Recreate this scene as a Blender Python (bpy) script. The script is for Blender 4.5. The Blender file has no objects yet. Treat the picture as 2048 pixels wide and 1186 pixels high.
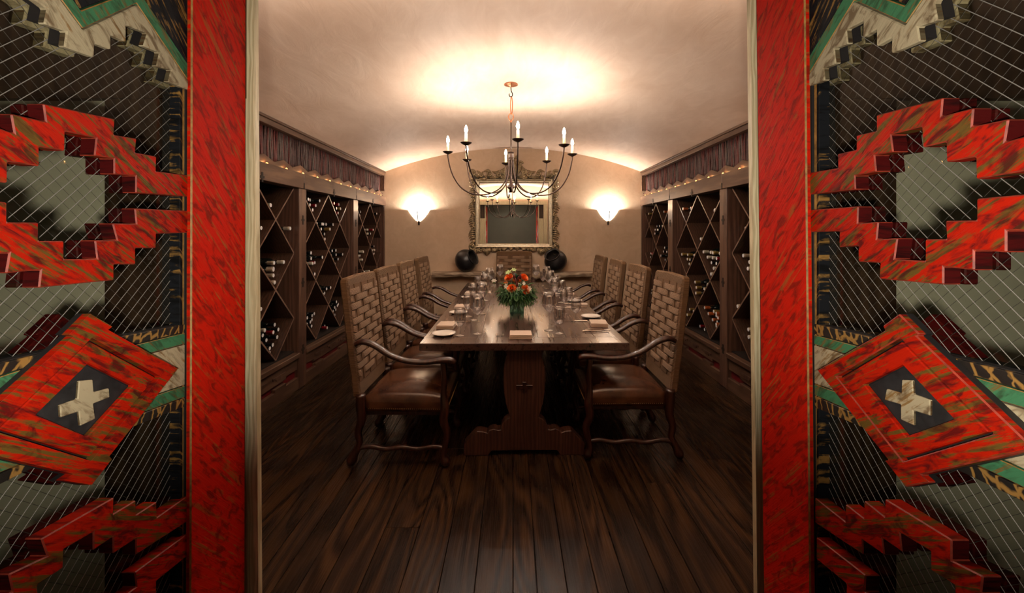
import bpy, bmesh, math, random
from math import sin, cos, pi, radians, sqrt
from mathutils import Vector, Matrix
random.seed(7)
SC = bpy.context.scene
COL = SC.collection
V3 = Vector

# ------------------------------------------------------------------ camera
cam_d = bpy.data.cameras.new('camera')
cam = bpy.data.objects.new('camera', cam_d)
COL.objects.link(cam)
cam.location = (0, 0, 1.48)
cam.rotation_euler = (radians(90), 0, 0)
cam_d.sensor_width = 36
cam_d.lens = 850 / 2048 * 36
cam_d.shift_x = -0.00098
cam_d.shift_y = -0.0625
cam_d.clip_start = 0.02
SC.camera = cam
# ------------------------------------------------------------------ world, exposure, passage lamps and an unseen fill light
W = bpy.data.worlds.new('world')
SC.world = W
W.use_nodes = True
W.node_tree.nodes['Background'].inputs[0].default_value = (.9, .85, .8, 1)
W.node_tree.nodes['Background'].inputs[1].default_value = .02
SC.view_settings.view_transform = 'Standard'
SC.view_settings.look = 'None'
SC.view_settings.exposure = 0.35
SC.view_settings.gamma = 1
SC.view_settings.use_curve_mapping = False
CHAND_W = 12.5        # each candle bulb
SCONCE_W = 38.0
FILL_W = 25.0
PASS_W = 54.0        # lamp of the passage in front of the doors


def lamp(name, kind, loc, energy, color, size=.05, rot=None, parent=None, **kw):
    d = bpy.data.lights.new(name, kind)
    d.energy = energy
    d.color = color
    if kind == 'AREA':
        d.size = size
        if 'size_y' in kw:
            d.shape = 'RECTANGLE'
            d.size_y = kw['size_y']
    else:
        d.shadow_soft_size = size
    if kind == 'SPOT':
        d.spot_size = kw.get('spot', 1.2)
        d.spot_blend = kw.get('blend', .5)
    o = bpy.data.objects.new(name, d)
    COL.objects.link(o)
    o.location = loc
    if rot:
        o.rotation_euler = rot
    if parent:
        o.parent = parent
    return o


for _s in (-1, 1):
    _p = V3((-.06 if _s < 0 else .03, -.02, 1.425))
    lamp('passage_spot', 'SPOT', _p, PASS_W, (1, .90, .76), .022, V3((_s * .77, .64, .24)).to_track_quat('-Z', 'Y').to_euler(), spot=radians(88), blend=.7)
lamp('doorway_fill', 'AREA', (0, 1.62, 2.40), FILL_W, (1, .88, .76), 2.6, (radians(183), 0, 0), size_y=.12)  # unseen area light added over the doorway to brighten the ceiling
lamp('passage_ceiling_lamp', 'AREA', (0, -.9, 2.55), 1.6, (1, .86, .7), .6, (radians(-12), 0, 0))

# ------------------------------------------------------------------ helpers

def link(name, bm, mats, parent=None, kind=None, label=None, cat=None, group=None, smooth=False, bevel=0, recalc=True, bmat=None):
    me = bpy.data.meshes.new(name)
    if recalc:
        bmesh.ops.recalc_face_normals(bm, faces=bm.faces)
    bm.to_mesh(me)
    bm.free()
    if not isinstance(mats, (list, tuple)):
        mats = [mats]
    for m in mats:
        me.materials.append(m)
    if smooth:
        me.polygons.foreach_set('use_smooth', [True] * len(me.polygons))
        if smooth != 'full':
            try:
                me.set_sharp_from_angle(angle=radians(45))
            except Exception:
                pass
    o = bpy.data.objects.new(name, me)
    COL.objects.link(o)
    if parent:
        o.parent = parent
    if bevel:
        b = o.modifiers.new('edge', 'BEVEL')
        b.width = bevel
        b.segments = 1
        b.limit_method = 'ANGLE'
        b.angle_limit = radians(40)
        if bmat:
            me.materials.append(bmat)
            b.material = len(me.materials) - 1
    tag(o, label, cat, group, kind)
    return o


def tag(o, label=None, cat=None, group=None, kind=None):
    if label: o['label'] = label
    if cat: o['category'] = cat
    if group: o['group'] = group
    if kind: o['kind'] = kind
    return o


def empty(name, loc=(0, 0, 0), rz=0, label=None, cat=None, group=None, kind=None):
    o = bpy.data.objects.new(name, None)
    o.empty_display_size = .05
    COL.objects.link(o)
    o.location = loc
    o.rotation_euler = (0, 0, rz)
    return tag(o, label, cat, group, kind)


def copy_tree(o, parent=None):
    c = o.copy()
    COL.objects.link(c)
    if parent:
        c.parent = parent
    for ch in list(o.children):
        copy_tree(ch, c)
    return c


def box(bm, a, b, M=None, mi=0):
    x0, y0, z0 = a
    x1, y1, z1 = b
    vs = [bm.verts.new(V3(p) if M is None else M @ V3(p)) for p in
          ((x0, y0, z0), (x1, y0, z0), (x1, y1, z0), (x0, y1, z0), (x0, y0, z1), (x1, y0, z1), (x1, y1, z1), (x0, y1, z1))]
    for f in ((0, 3, 2, 1), (4, 5, 6, 7), (0, 1, 5, 4), (1, 2, 6, 5), (2, 3, 7, 6), (3, 0, 4, 7)):
        bm.faces.new([vs[i] for i in f]).material_index = mi
    return vs


def prism(bm, pts, f0, f1, mi=0):
    """pts: 2D outline; f0, f1 map a 2D point to the two 3D end faces"""
    a = [bm.verts.new(f0(*p)) for p in pts]
    b = [bm.verts.new(f1(*p)) for p in pts]
    n = len(pts)
    fa = bm.faces.new(a)
    fb = bm.faces.new(b[::-1])
    for f in (fa, fb): f.material_index = mi
    for i in range(n):
        j = (i + 1) % n
        bm.faces.new((a[i], b[i], b[j], a[j])).material_index = mi
    return fa


def prism_x(bm, pts, x0, x1, mi=0):
    return prism(bm, pts, lambda y, z: (x0, y, z), lambda y, z: (x1, y, z), mi)


def prism_y(bm, pts, y0, y1, mi=0):
    return prism(bm, pts, lambda x, z: (x, y0, z), lambda x, z: (x, y1, z), mi)


def ring_x(bm, outer, inner, x0, x1):
    """frame between two outlines with equal numbers of corners"""
    n = len(outer)
    def vv(P, x): return [bm.verts.new((x, y, z)) for y, z in P]
    o0, o1, i0, i1 = vv(outer, x0), vv(outer, x1), vv(inner, x0), vv(inner, x1)
    for i in range(n):
        j = (i + 1) % n
        bm.faces.new((o0[i], o0[j], i0[j], i0[i]))
        bm.faces.new((o1[i], i1[i], i1[j], o1[j]))
        bm.faces.new((o0[i], o1[i], o1[j], o0[j]))
        bm.faces.new((i0[i], i0[j], i1[j], i1[i]))


def tube(bm, pts, rad, seg=8, cap=True, squash=None, mi=0):
    """round or oval tube along points; rad is a number or list; squash=(a,b) scales the two cross axes"""
    pts = [V3(p) for p in pts]
    n = len(pts)
    if not isinstance(rad, (list, tuple)):
        rad = [rad] * n
    rings = []
    up = None
    for i, p in enumerate(pts):
        t = (pts[min(i + 1, n - 1)] - pts[max(i - 1, 0)])
        if t.length < 1e-9: t = V3((0, 0, 1))
        t.normalize()
        if up is None:
            up = V3((0, 1, 0)) if abs(t.y) < .8 else V3((1, 0, 0))
        side = t.cross(up)
        if side.length < 1e-6:
            side = t.cross(V3((0, 0, 1)))
        side.normalize()
        up = side.cross(t).normalized()
        sa, sb = squash if squash else (1, 1)
        rings.append([bm.verts.new(p + side * cos(2 * pi * k / seg) * rad[i] * sa + up * sin(2 * pi * k / seg) * rad[i] * sb) for k in range(seg)])
    for i in range(n - 1):
        for k in range(seg):
            f = bm.faces.new((rings[i][k], rings[i][(k + 1) % seg], rings[i + 1][(k + 1) % seg], rings[i + 1][k]))
            f.material_index = mi
    if cap:
        bm.faces.new(rings[0][::-1]).material_index = mi
        bm.faces.new(rings[-1]).material_index = mi
    return rings


def lathe(bm, prof, seg=24, M=None, mi=0, close=False):
    """prof: list of (r, z)"""
    rings = []
    for r, z in prof:
        if r < 1e-6:
            p = V3((0, 0, z))
            rings.append([bm.verts.new(M @ p if M else p)])
        else:
            ring = []
            for k in range(seg):
                p = V3((r * cos(2 * pi * k / seg), r * sin(2 * pi * k / seg), z))
                ring.append(bm.verts.new(M @ p if M else p))
            rings.append(ring)
    for i in range(len(rings) - 1):
        a, b = rings[i], rings[i + 1]
        for k in range(seg):
            k2 = (k + 1) % seg
            if len(a) == 1 and len(b) == 1: continue
            if len(a) == 1: f = bm.faces.new((a[0], b[k], b[k2]))
            elif len(b) == 1: f = bm.faces.new((a[k], a[k2], b[0]))
            else: f = bm.faces.new((a[k], a[k2], b[k2], b[k]))
            f.material_index = mi


def spline(P, n):
    """Catmull-Rom through the points, n samples per span"""
    P = [V3(p) for p in P]
    out = []
    for i in range(len(P) - 1):
        p0, p1, p2, p3 = P[max(i - 1, 0)], P[i], P[i + 1], P[min(i + 2, len(P) - 1)]
        for k in range(n):
            t = k / n
            out.append(.5 * ((2 * p1) + (p2 - p0) * t + (2 * p0 - 5 * p1 + 4 * p2 - p3) * t * t + (3 * p1 - p0 - 3 * p2 + p3) * t ** 3))
    out.append(P[-1])
    return out


def lerps(vals, n):
    out = []
    for i in range(len(vals) - 1):
        for k in range(n):
            out.append(vals[i] + (vals[i + 1] - vals[i]) * k / n)
    out.append(vals[-1])
    return out


# ------------------------------------------------------------------ materials

class NT:
    def __init__(s, name):
        s.m = bpy.data.materials.new(name)
        s.m.use_nodes = True
        s.t = s.m.node_tree
        s.b = s.t.nodes['Principled BSDF']
        s.co = None

    def n(s, typ, **kw):
        nd = s.t.nodes.new(typ)
        for k, v in kw.items():
            if k.startswith('i_'):
                nd.inputs[k[2:].replace('_', ' ')].default_value = v
            else:
                setattr(nd, k, v)
        return nd

    def l(s, a, b): s.t.links.new(a, b)

    def coord(s, scale=(1, 1, 1), rot=(0, 0, 0), rnd=0, gen=False):
        tc = s.n('ShaderNodeTexCoord')
        mp = s.n('ShaderNodeMapping')
        mp.inputs['Scale'].default_value = scale
        mp.inputs['Rotation'].default_value = rot
        if any(rot):
            m0 = s.n('ShaderNodeMapping')
            m0.inputs['Rotation'].default_value = rot
            mp.inputs['Rotation'].default_value = (0, 0, 0)
            s.l(tc.outputs['Object'], m0.inputs['Vector'])
            s.l(m0.outputs[0], mp.inputs['Vector'])
        else:
            s.l(tc.outputs['Generated' if gen else 'Object'], mp.inputs['Vector'])
        if rnd:
            oi = s.n('ShaderNodeObjectInfo')
            ml = s.n('ShaderNodeMath', operation='MULTIPLY')
            ml.inputs[1].default_value = rnd
            s.l(oi.outputs['Random'], ml.inputs[0])
            s.l(ml.outputs[0], mp.inputs['Location'])
        return mp.outputs[0]

    def noise(s, vec, scale, detail=4, rough=.55, dist=0):
        nd = s.n('ShaderNodeTexNoise')
        nd.inputs['Scale'].default_value = scale
        nd.inputs['Detail'].default_value = detail
        nd.inputs['Roughness'].default_value = rough
        nd.inputs['Distortion'].default_value = dist
        s.l(vec, nd.inputs['Vector'])
        return nd.outputs[0]

    def wave(s, vec, scale, dist=2, detail=2, dscale=1, kind='BANDS', dir='X'):
        nd = s.n('ShaderNodeTexWave', wave_type=kind)
        if kind == 'BANDS': nd.bands_direction = dir
        else: nd.rings_direction = dir
        nd.inputs['Scale'].default_value = scale
        nd.inputs['Distortion'].default_value = dist
        nd.inputs['Detail'].default_value = detail
        nd.inputs['Detail Scale'].default_value = dscale
        s.l(vec, nd.inputs['Vector'])
        return nd.outputs['Fac']

    def ramp(s, fac, stops, interp='LINEAR'):
        nd = s.n('ShaderNodeValToRGB')
        cr = nd.color_ramp
        cr.interpolation = interp
        while len(cr.elements) < len(stops): cr.elements.new(.5)
        for e, (p, c) in zip(cr.elements, stops):
            e.position = p
            e.color = (c[0], c[1], c[2], 1) if isinstance(c, tuple) else (c, c, c, 1)
        s.l(fac, nd.inputs[0])
        return nd.outputs[0]

    def mix(s, fac, a, b, mode='MIX'):
        nd = s.n('ShaderNodeMix', data_type='RGBA', blend_type=mode)
        for v, i in ((fac, 0), (a, 6), (b, 7)):
            if isinstance(v, (int, float)): nd.inputs[i].default_value = v
            elif isinstance(v, tuple): nd.inputs[i].default_value = (v[0], v[1], v[2], 1)
            else: s.l(v, nd.inputs[i])
        return nd.outputs[2]

    def bump(s, h, strength=.3, dist=.01):
        nd = s.n('ShaderNodeBump')
        nd.inputs['Strength'].default_value = strength
        nd.inputs['Distance'].default_value = dist
        s.l(h, nd.inputs['Height'])
        s.l(nd.outputs[0], s.b.inputs['Normal'])

    def set(s, col=None, rough=.5, metal=0, spec=None, coat=0, coat_rough=.1):
        if col is not None:
            if isinstance(col, tuple): s.b.inputs['Base Color'].default_value = (*col, 1)
            else: s.l(col, s.b.inputs['Base Color'])
        if isinstance(rough, (int, float)): s.b.inputs['Roughness'].default_value = rough
        else: s.l(rough, s.b.inputs['Roughness'])
        s.b.inputs['Metallic'].default_value = metal
        if spec is not None: s.b.inputs['Specular IOR Level'].default_value = spec
        if coat:
            s.b.inputs['Coat Weight'].default_value = coat
            s.b.inputs['Coat Roughness'].default_value = coat_rough
        return s.m


def painted(name, base, dark, worn, ang=-.6, stretch=9, worn_amt=.5, rough=.5):
    """rough-sawn board painted over, the grain showing in slanting lines"""
    t = NT(name)
    v = t.coord((1, 1, 1), (ang, 0, 0))
    vs = t.coord((4, stretch * .5, 75), (ang, 0, 0))
    streak = t.noise(vs, 1.6, 5, .6, .25)
    patch = t.noise(v, 14, 5, .65, .8)
    mm = t.n('ShaderNodeMath', operation='MULTIPLY_ADD')
    t.l(streak, mm.inputs[0]); mm.inputs[1].default_value = .75
    pm = t.n('ShaderNodeMath', operation='MULTIPLY'); t.l(patch, pm.inputs[0]); pm.inputs[1].default_value = .35
    t.l(pm.outputs[0], mm.inputs[2])
    c1 = t.mix(t.ramp(mm.outputs[0], [(worn_amt + .02, 0.0), (worn_amt + .09, 1.0)]), base, worn)
    d = t.noise(t.coord((3, 8, 26), (ang, 0, 0)), 1.9, 4, .6, 1.2)
    c2 = t.mix(t.ramp(d, [(.48, 0.0), (.64, .85)]), c1, dark)
    t.bump(mm.outputs[0], .5, .004)
    return t.set(c2, rough, spec=.06)


def plain(name, col, rough=.5, metal=0, noise=0, nscale=20, bumps=0, spec=None, coat=0):
    t = NT(name)
    c = col
    if noise or bumps:
        n = t.noise(t.coord(), nscale, 5, .6)
        if noise:
            c = t.mix(t.ramp(n, [(.3, 0.0), (.7, 1.0)]), tuple(max(0, x * (1 - noise)) for x in col), tuple(min(1, x * (1 + noise)) for x in col))
        if bumps: t.bump(n, bumps, .003)
    return t.set(c, rough, metal, spec, coat)


def wood(name, dark, light, axis='Y', rough=.35, scale=1.0, rnd=11, ring=5, coat=0, spec=.5, bump=.15):
    t = NT(name)
    sc = {'X': (.12, 1, 1), 'Y': (1, .12, 1), 'Z': (1, 1, .12)}[axis]
    v = t.coord(tuple(s * scale for s in sc), (0, 0, 0), rnd)
    w = t.noise(v, 9, 3, .5, .4)
    vv = t.n('ShaderNodeVectorMath', operation='MULTIPLY_ADD')
    g = t.wave(v, ring, 9, 3, 1.3, 'BANDS', 'X' if axis != 'X' else 'Y')
    fine = t.noise(t.coord(tuple(s * 6 for s in sc), (0, 0, 0), rnd), 22, 3, .6)
    f = t.mix(.45, g, fine)
    c = t.ramp(f, [(.25, dark), (.75, light)])
    c = t.mix(t.ramp(w, [(.4, 0.0), (.65, .6)]), c, dark)
    t.bump(f, bump, .002)
    return t.set(c, rough, spec=spec, coat=coat)


M = {}
M['red'] = painted('red painted sawn wood', (.38, .011, .0022), (.05, .006, .006), (.11, .065, .013), .62, worn_amt=.53)
M['red_stile'] = painted('red painted stile', (.52, .011, .002), (.17, .010, .004), (.32, .075, .015), .85, 4, worn_amt=.575, rough=.65)
M['red_shade'] = painted('shaded red paint copy', (.055, .004, .004), (.010, .003, .003), (.03, .010, .005), -.2, worn_amt=.6)  # shaded copy of the red, for cut ends and the rear layer
M['cream'] = painted('cream painted sawn wood', (.36, .31, .20), (.11, .07, .035), (.22, .13, .05), .8, worn_amt=.6)
M['cream_shade'] = painted('shaded cream paint copy', (.10, .08, .045), (.03, .02, .012), (.08, .045, .02), .3, worn_amt=.55)  # shaded copy of the cream for its cut ends
M['green'] = painted('green painted sawn wood', (.045, .16, .075), (.03, .06, .03), (.15, .09, .028), .8, worn_amt=.57)
M['black'] = painted('black painted wood with gold grain', (.010, .011, .013), (.004, .004, .004), (.24, .13, .035), .9, worn_amt=.56)


def banded(name):
    """black blots separated by ochre veins"""
    t = NT(name)
    v = t.coord((1, 3.2, 1.4), (.35, 0, 0))
    vo = t.n('ShaderNodeTexVoronoi', feature='DISTANCE_TO_EDGE')
    vo.inputs['Scale'].default_value = 16
    nz = t.noise(t.coord(), 30, 3, .5)
    vm = t.n('ShaderNodeVectorMath', operation='MULTIPLY_ADD')
    t.l(nz, vm.inputs[0]); vm.inputs[1].default_value = (.06, .06, .06); t.l(v, vm.inputs[2])
    t.l(vm.outputs[0], vo.inputs['Vector'])
    c = t.ramp(vo.outputs['Distance'], [(.05, (.26, .14, .035)), (.12, (.012, .010, .008))])
    t.bump(vo.outputs['Distance'], .3, .004)
    return t.set(c, .5)


M['veined'] = banded('black painted wood with ochre veins')
M['gold_edge'] = plain('edge worn to ochre wood', (.27, .14, .035), .6, 0, .5, 60)
M['red_edge'] = plain('worn red edge', (.24, .026, .010), .6, 0, .5, 50)
M['groove'] = plain('dark groove', (.012, .010, .010), .6)
M['wire'] = plain('bright wire', (.19, .18, .16), .8, 0)  # lighter copy, the gleam of one wire family put into its colour
M['wire_dark'] = plain('dull wire', (.035, .032, .028), .7)
M['jamb'] = wood('raw sawn wood', (.46, .38, .22), (.70, .61, .39), 'Z', .5, 3, 0, 9)
M['brown_wood'] = wood('dark brown wood', (.035, .020, .012), (.07, .042, .024), 'Z', .55, 1, 0, 6, spec=.2)
M['greywall'] = plain('grey green plaster', (.60, .60, .48), .9, 0, .06, 3, .1)
M['passage_floor'] = plain('passage floor', (.05, .035, .025), .5)


def plaster(name, a, b, rough=.75):
    t = NT(name)
    n1 = t.noise(t.coord((1, .5, 1)), 1.6, 6, .6, .8)
    n2 = t.noise(t.coord((1, .35, 1)), 6, 5, .6, 1.5)
    f = t.mix(.4, n1, n2)
    c = t.ramp(f, [(.35, a), (.66, b)])
    t.bump(n2, .25, .012)
    return t.set(c, rough, spec=.25)


M['ceiling'] = plaster('troweled ceiling plaster', (.68, .48, .355), (.82, .625, .495), .62)
M['wall'] = plaster('tan wall plaster', (.56, .395, .26), (.68, .505, .355), .7)
M['rack'] = wood('stained rack wood', (.075, .036, .024), (.15, .078, .05), 'Z', .38, 1.3, 7, 6, coat=.15)
M['rack_h'] = wood('stained rack beam wood', (.085, .043, .026), (.165, .092, .055), 'Y', .45, 1.3, 7, 6)
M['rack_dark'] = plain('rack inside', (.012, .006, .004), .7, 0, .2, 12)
M['plain_black'] = plain('chipped black paint', (.014, .014, .015), .6, 0, .5, 40)
M['lattice'] = wood('lattice board wood', (.040, .020, .012), (.085, .042, .026), 'Y', .40, 2, 5, 6)
M['lattice_edge'] = wood('lattice board front edge', (.15, .085, .058), (.26, .16, .115), 'Y', .28, 2, 5, 6, coat=.3)  # lighter copy of the lattice wood, front-edge highlights put into the colour
M['red_trim'] = plain('dark red painted board', (.16, .008, .012), .45, 0, .15, 30)
M['twig'] = plain('twig bark', (.062, .026, .022), .6, 0, .5, 60, .3)
M['twig2'] = plain('red twig bark', (.11, .022, .018), .55, 0, .4, 60, .3)
M['twig3'] = plain('grey twig bark', (.085, .062, .052), .6, 0, .4, 60, .3)
M['iron'] = plain('dark iron', (.020, .013, .010), .6, .3)


def glassy(name, tint=(1, 1, 1), refl=(1, 1, 1), f0=1.35, rough=0.0):
    t = NT(name)
    t.t.nodes.remove(t.b)
    lw = t.n('ShaderNodeLayerWeight'); lw.inputs[0].default_value = .5
    pw = t.n('ShaderNodeMath', operation='POWER'); pw.inputs[1].default_value = 3.0
    t.l(lw.outputs['Facing'], pw.inputs[0])
    fr = t.n('ShaderNodeMath', operation='MULTIPLY_ADD'); fr.inputs[1].default_value = f0 * .5; fr.inputs[2].default_value = .06 * f0
    t.l(pw.outputs[0], fr.inputs[0])
    tr = t.n('ShaderNodeBsdfTransparent'); tr.inputs[0].default_value = (*tint, 1)
    gl = t.n('ShaderNodeBsdfGlossy'); gl.inputs[0].default_value = (*refl, 1); gl.inputs['Roughness'].default_value = rough
    mx = t.n('ShaderNodeMixShader')
    t.l(fr.outputs[0], mx.inputs[0]); t.l(tr.outputs[0], mx.inputs[1]); t.l(gl.outputs[0], mx.inputs[2])
    t.l(mx.outputs[0], t.t.nodes['Material Output'].inputs[0])
    return t.m


def emis(name, col, strength):
    t = NT(name)
    t.b.inputs['Base Color'].default_value = (*col, 1)
    t.b.inputs['Emission Color'].default_value = (*col, 1)
    t.b.inputs['Emission Strength'].default_value = strength
    return t.m


M['pane'] = glassy('door glass', (.90, .90, .86), (.6, .6, .6), .5)
M['crystal'] = glassy('clear glass', (.90, .90, .91), (1, 1, 1), 2.6, .04)
M['vaseglass'] = glassy('greenish glass', (.62, .78, .72), (1, 1, 1), 1.8, .02)


def floor_wood():
    t = NT('old dark pine boards')
    oi = t.n('ShaderNodeObjectInfo')
    tc = t.n('ShaderNodeTexCoord')
    cmb = t.n('ShaderNodeCombineXYZ')
    for i, k in enumerate((37., 91., 53.)):
        ml = t.n('ShaderNodeMath', operation='MULTIPLY'); ml.inputs[1].default_value = k
        t.l(oi.outputs['Random'], ml.inputs[0]); t.l(ml.outputs[0], cmb.inputs[i])
    def mp(s):
        m = t.n('ShaderNodeVectorMath', operation='MULTIPLY'); m.inputs[1].default_value = s
        t.l(tc.outputs['Object'], m.inputs[0])
        a = t.n('ShaderNodeVectorMath', operation='ADD'); t.l(m.outputs[0], a.inputs[0]); t.l(cmb.outputs[0], a.inputs[1])
        return a.outputs[0]
    # cathedral grain: contour lines of a smooth stretched noise
    n = t.noise(mp((5.0, .75, 1)), 1.0, 1.2, .4, .3)
    m1 = t.n('ShaderNodeMath', operation='MULTIPLY'); m1.inputs[1].default_value = 62
    t.l(n, m1.inputs[0])
    sn = t.n('ShaderNodeMath', operation='SINE'); t.l(m1.outputs[0], sn.inputs[0])
    g = t.n('ShaderNodeMath', operation='MULTIPLY_ADD'); g.inputs[1].default_value = .5; g.inputs[2].default_value = .5
    t.l(sn.outputs[0], g.inputs[0])
    fine = t.noise(mp((170, 2.2, 1)), 1, 3, .65)
    f = t.mix(.5, g.outputs[0], fine)
    big = t.noise(mp((3, .8, 1)), 1.5, 4, .6)
    c = t.ramp(f, [(.2, (.016, .008, .0045)), (.45, (.034, .0165, .0085)), (.85, (.074, .035, .014))])
    c = t.mix(t.ramp(big, [(.42, 0.0), (.65, .65)]), c, (.034, .021, .015))
    tone = t.ramp(oi.outputs['Random'], [(0.0, .72), (1.0, 1.12)])
    c = t.mix(1.0, c, tone, 'MULTIPLY')
    t.bump(f, .22, .0025)
    r = t.ramp(fine, [(.3, .20), (.7, .34)])
    return t.set(c, r, spec=.16)


M['floor'] = floor_wood()


def table_wood():
    t = NT('polished plank table wood')
    v = t.coord((1, .05, 1))
    g = t.noise(v, 45, 4, .6, .3)
    w = t.noise(t.coord((1, .12, 1)), 8, 3, .5, .5)
    c = t.ramp(t.mix(.5, g, w), [(.35, (.030, .012, .009)), (.62, (.082, .037, .026))])
    t.bump(g, .04, .001)
    return t.set(c, t.ramp(g, [(.3, .24), (.7, .36)]), spec=.6, coat=.7, coat_rough=.13)


M['table'] = table_wood()
M['trestle'] = wood('trestle wood', (.045, .017, .011), (.10, .040, .027), 'Z', .42, 2, 0, 7)
M['chairwood'] = wood('mahogany chair wood', (.024, .007, .004), (.058, .017, .010), 'Z', .34, 2, 0, 4, coat=.5, bump=0.0)


def leather():
    t = NT('worn brown leather')
    n = t.noise(t.coord(), 7, 5, .6)
    n2 = t.noise(t.coord(), 160, 3, .6)
    c = t.ramp(n, [(.35, (.040, .013, .007)), (.62, (.115, .043, .019))])
    t.bump(t.mix(.5, n, n2), .15, .004)
    return t.set(c, .22, spec=.6)


M['leather'] = leather()
M['brass'] = plain('brass nailheads', (.55, .40, .18), .3, 1)


def cord(name, col, dir):
    t = NT(name)
    w = t.wave(t.coord(), 60, .8, 1, 1, 'BANDS', dir)
    n = t.noise(t.coord((1, 1, 1), rnd=5), 18, 4, .6)
    c = t.mix(t.ramp(w, [(.1, 1.0), (.5, 0.0)]), col, tuple(x * .42 for x in col))
    c = t.mix(t.ramp(n, [(.4, 0.0), (.75, .55)]), c, tuple(x * .6 for x in col))
    t.bump(w, .8, .004)
    return t.set(c, .6, spec=.3)


M['cord_h'] = cord('woven rush cord lying', (.42, .26, .155), 'Z')
M['cord_v'] = cord('woven rush cord upright', (.26, .145, .08), 'Y')
M['cord_wrap'] = cord('wrapped rush cord', (.24, .13, .06), 'Z')
M['gilt'] = plain('antique silver gilt', (.33, .25, .145), .30, .65, .4, 25, .4)
M['gilt_dark'] = plain('dark gilt ground', (.07, .052, .032), .5, .4, .3, 25, .4)
M['gilt_pale'] = plain('pale gilt moulding', (.58, .49, .34), .35, .5, .2, 40, .15)
t = NT('mirror glass')
M['mirror'] = t.set((.80, .78, .74), .0, 1)
M['pot'] = plain('black burnished clay', (.012, .011, .012), .32, 0, .3, 9, .05)
M['pot_in'] = plain('pot inside', (.035, .026, .022), .8)
M['ledge'] = wood('rough live edge timber', (.24, .16, .10), (.58, .44, .30), 'X', .7, 1.5, 0, 5, bump=.6)
M['copper'] = plain('copper', (.62, .24, .11), .3, .9)
M['rust'] = plain('rubbed bronze iron', (.055, .030, .020), .38, .7)
M['candle'] = plain('ivory candle sleeve', (.80, .62, .34), .5)
M['bulb'] = emis('lit bulb', (1, .86, .66), 60)
M['minibulb'] = emis('tiny lit lamp', (1, .45, .12), 3.5)
M['sconce'] = emis('lit frosted bowl', (1, .92, .82), 1.5)
M['linen'] = plain('beige linen', (.62, .49, .39), .85, 0, .08, 300, .3)
M['china'] = plain('white china', (.74, .69, .62), .22, spec=.6)
M['steel'] = plain('polished steel', (.75, .73, .70), .15, 1)
M['rose'] = plain('orange petals', (.90, .19, .03), .55, 0, .15, 40)
M['leaf'] = plain('green leaves', (.030, .115, .018), .5, 0, .5, 25)
M['leaf_dark'] = plain('dark glossy leaf', (.008, .032, .014), .3)
M['leaf_pale'] = plain('pale green petals', (.36, .45, .16), .55, 0, .3, 30)
M['petal'] = plain('white petals', (.78, .74, .62), .55)
M['bud'] = plain('dark red buds', (.13, .022, .02), .5)
M['bottle'] = plain('dark bottle glass', (.008, .010, .008), .12, spec=.6)
M['foil_glint'] = plain('foil top glint', (.85, .84, .84), .35, .2)  # capsule ends near white, their glints put into the colour

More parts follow.
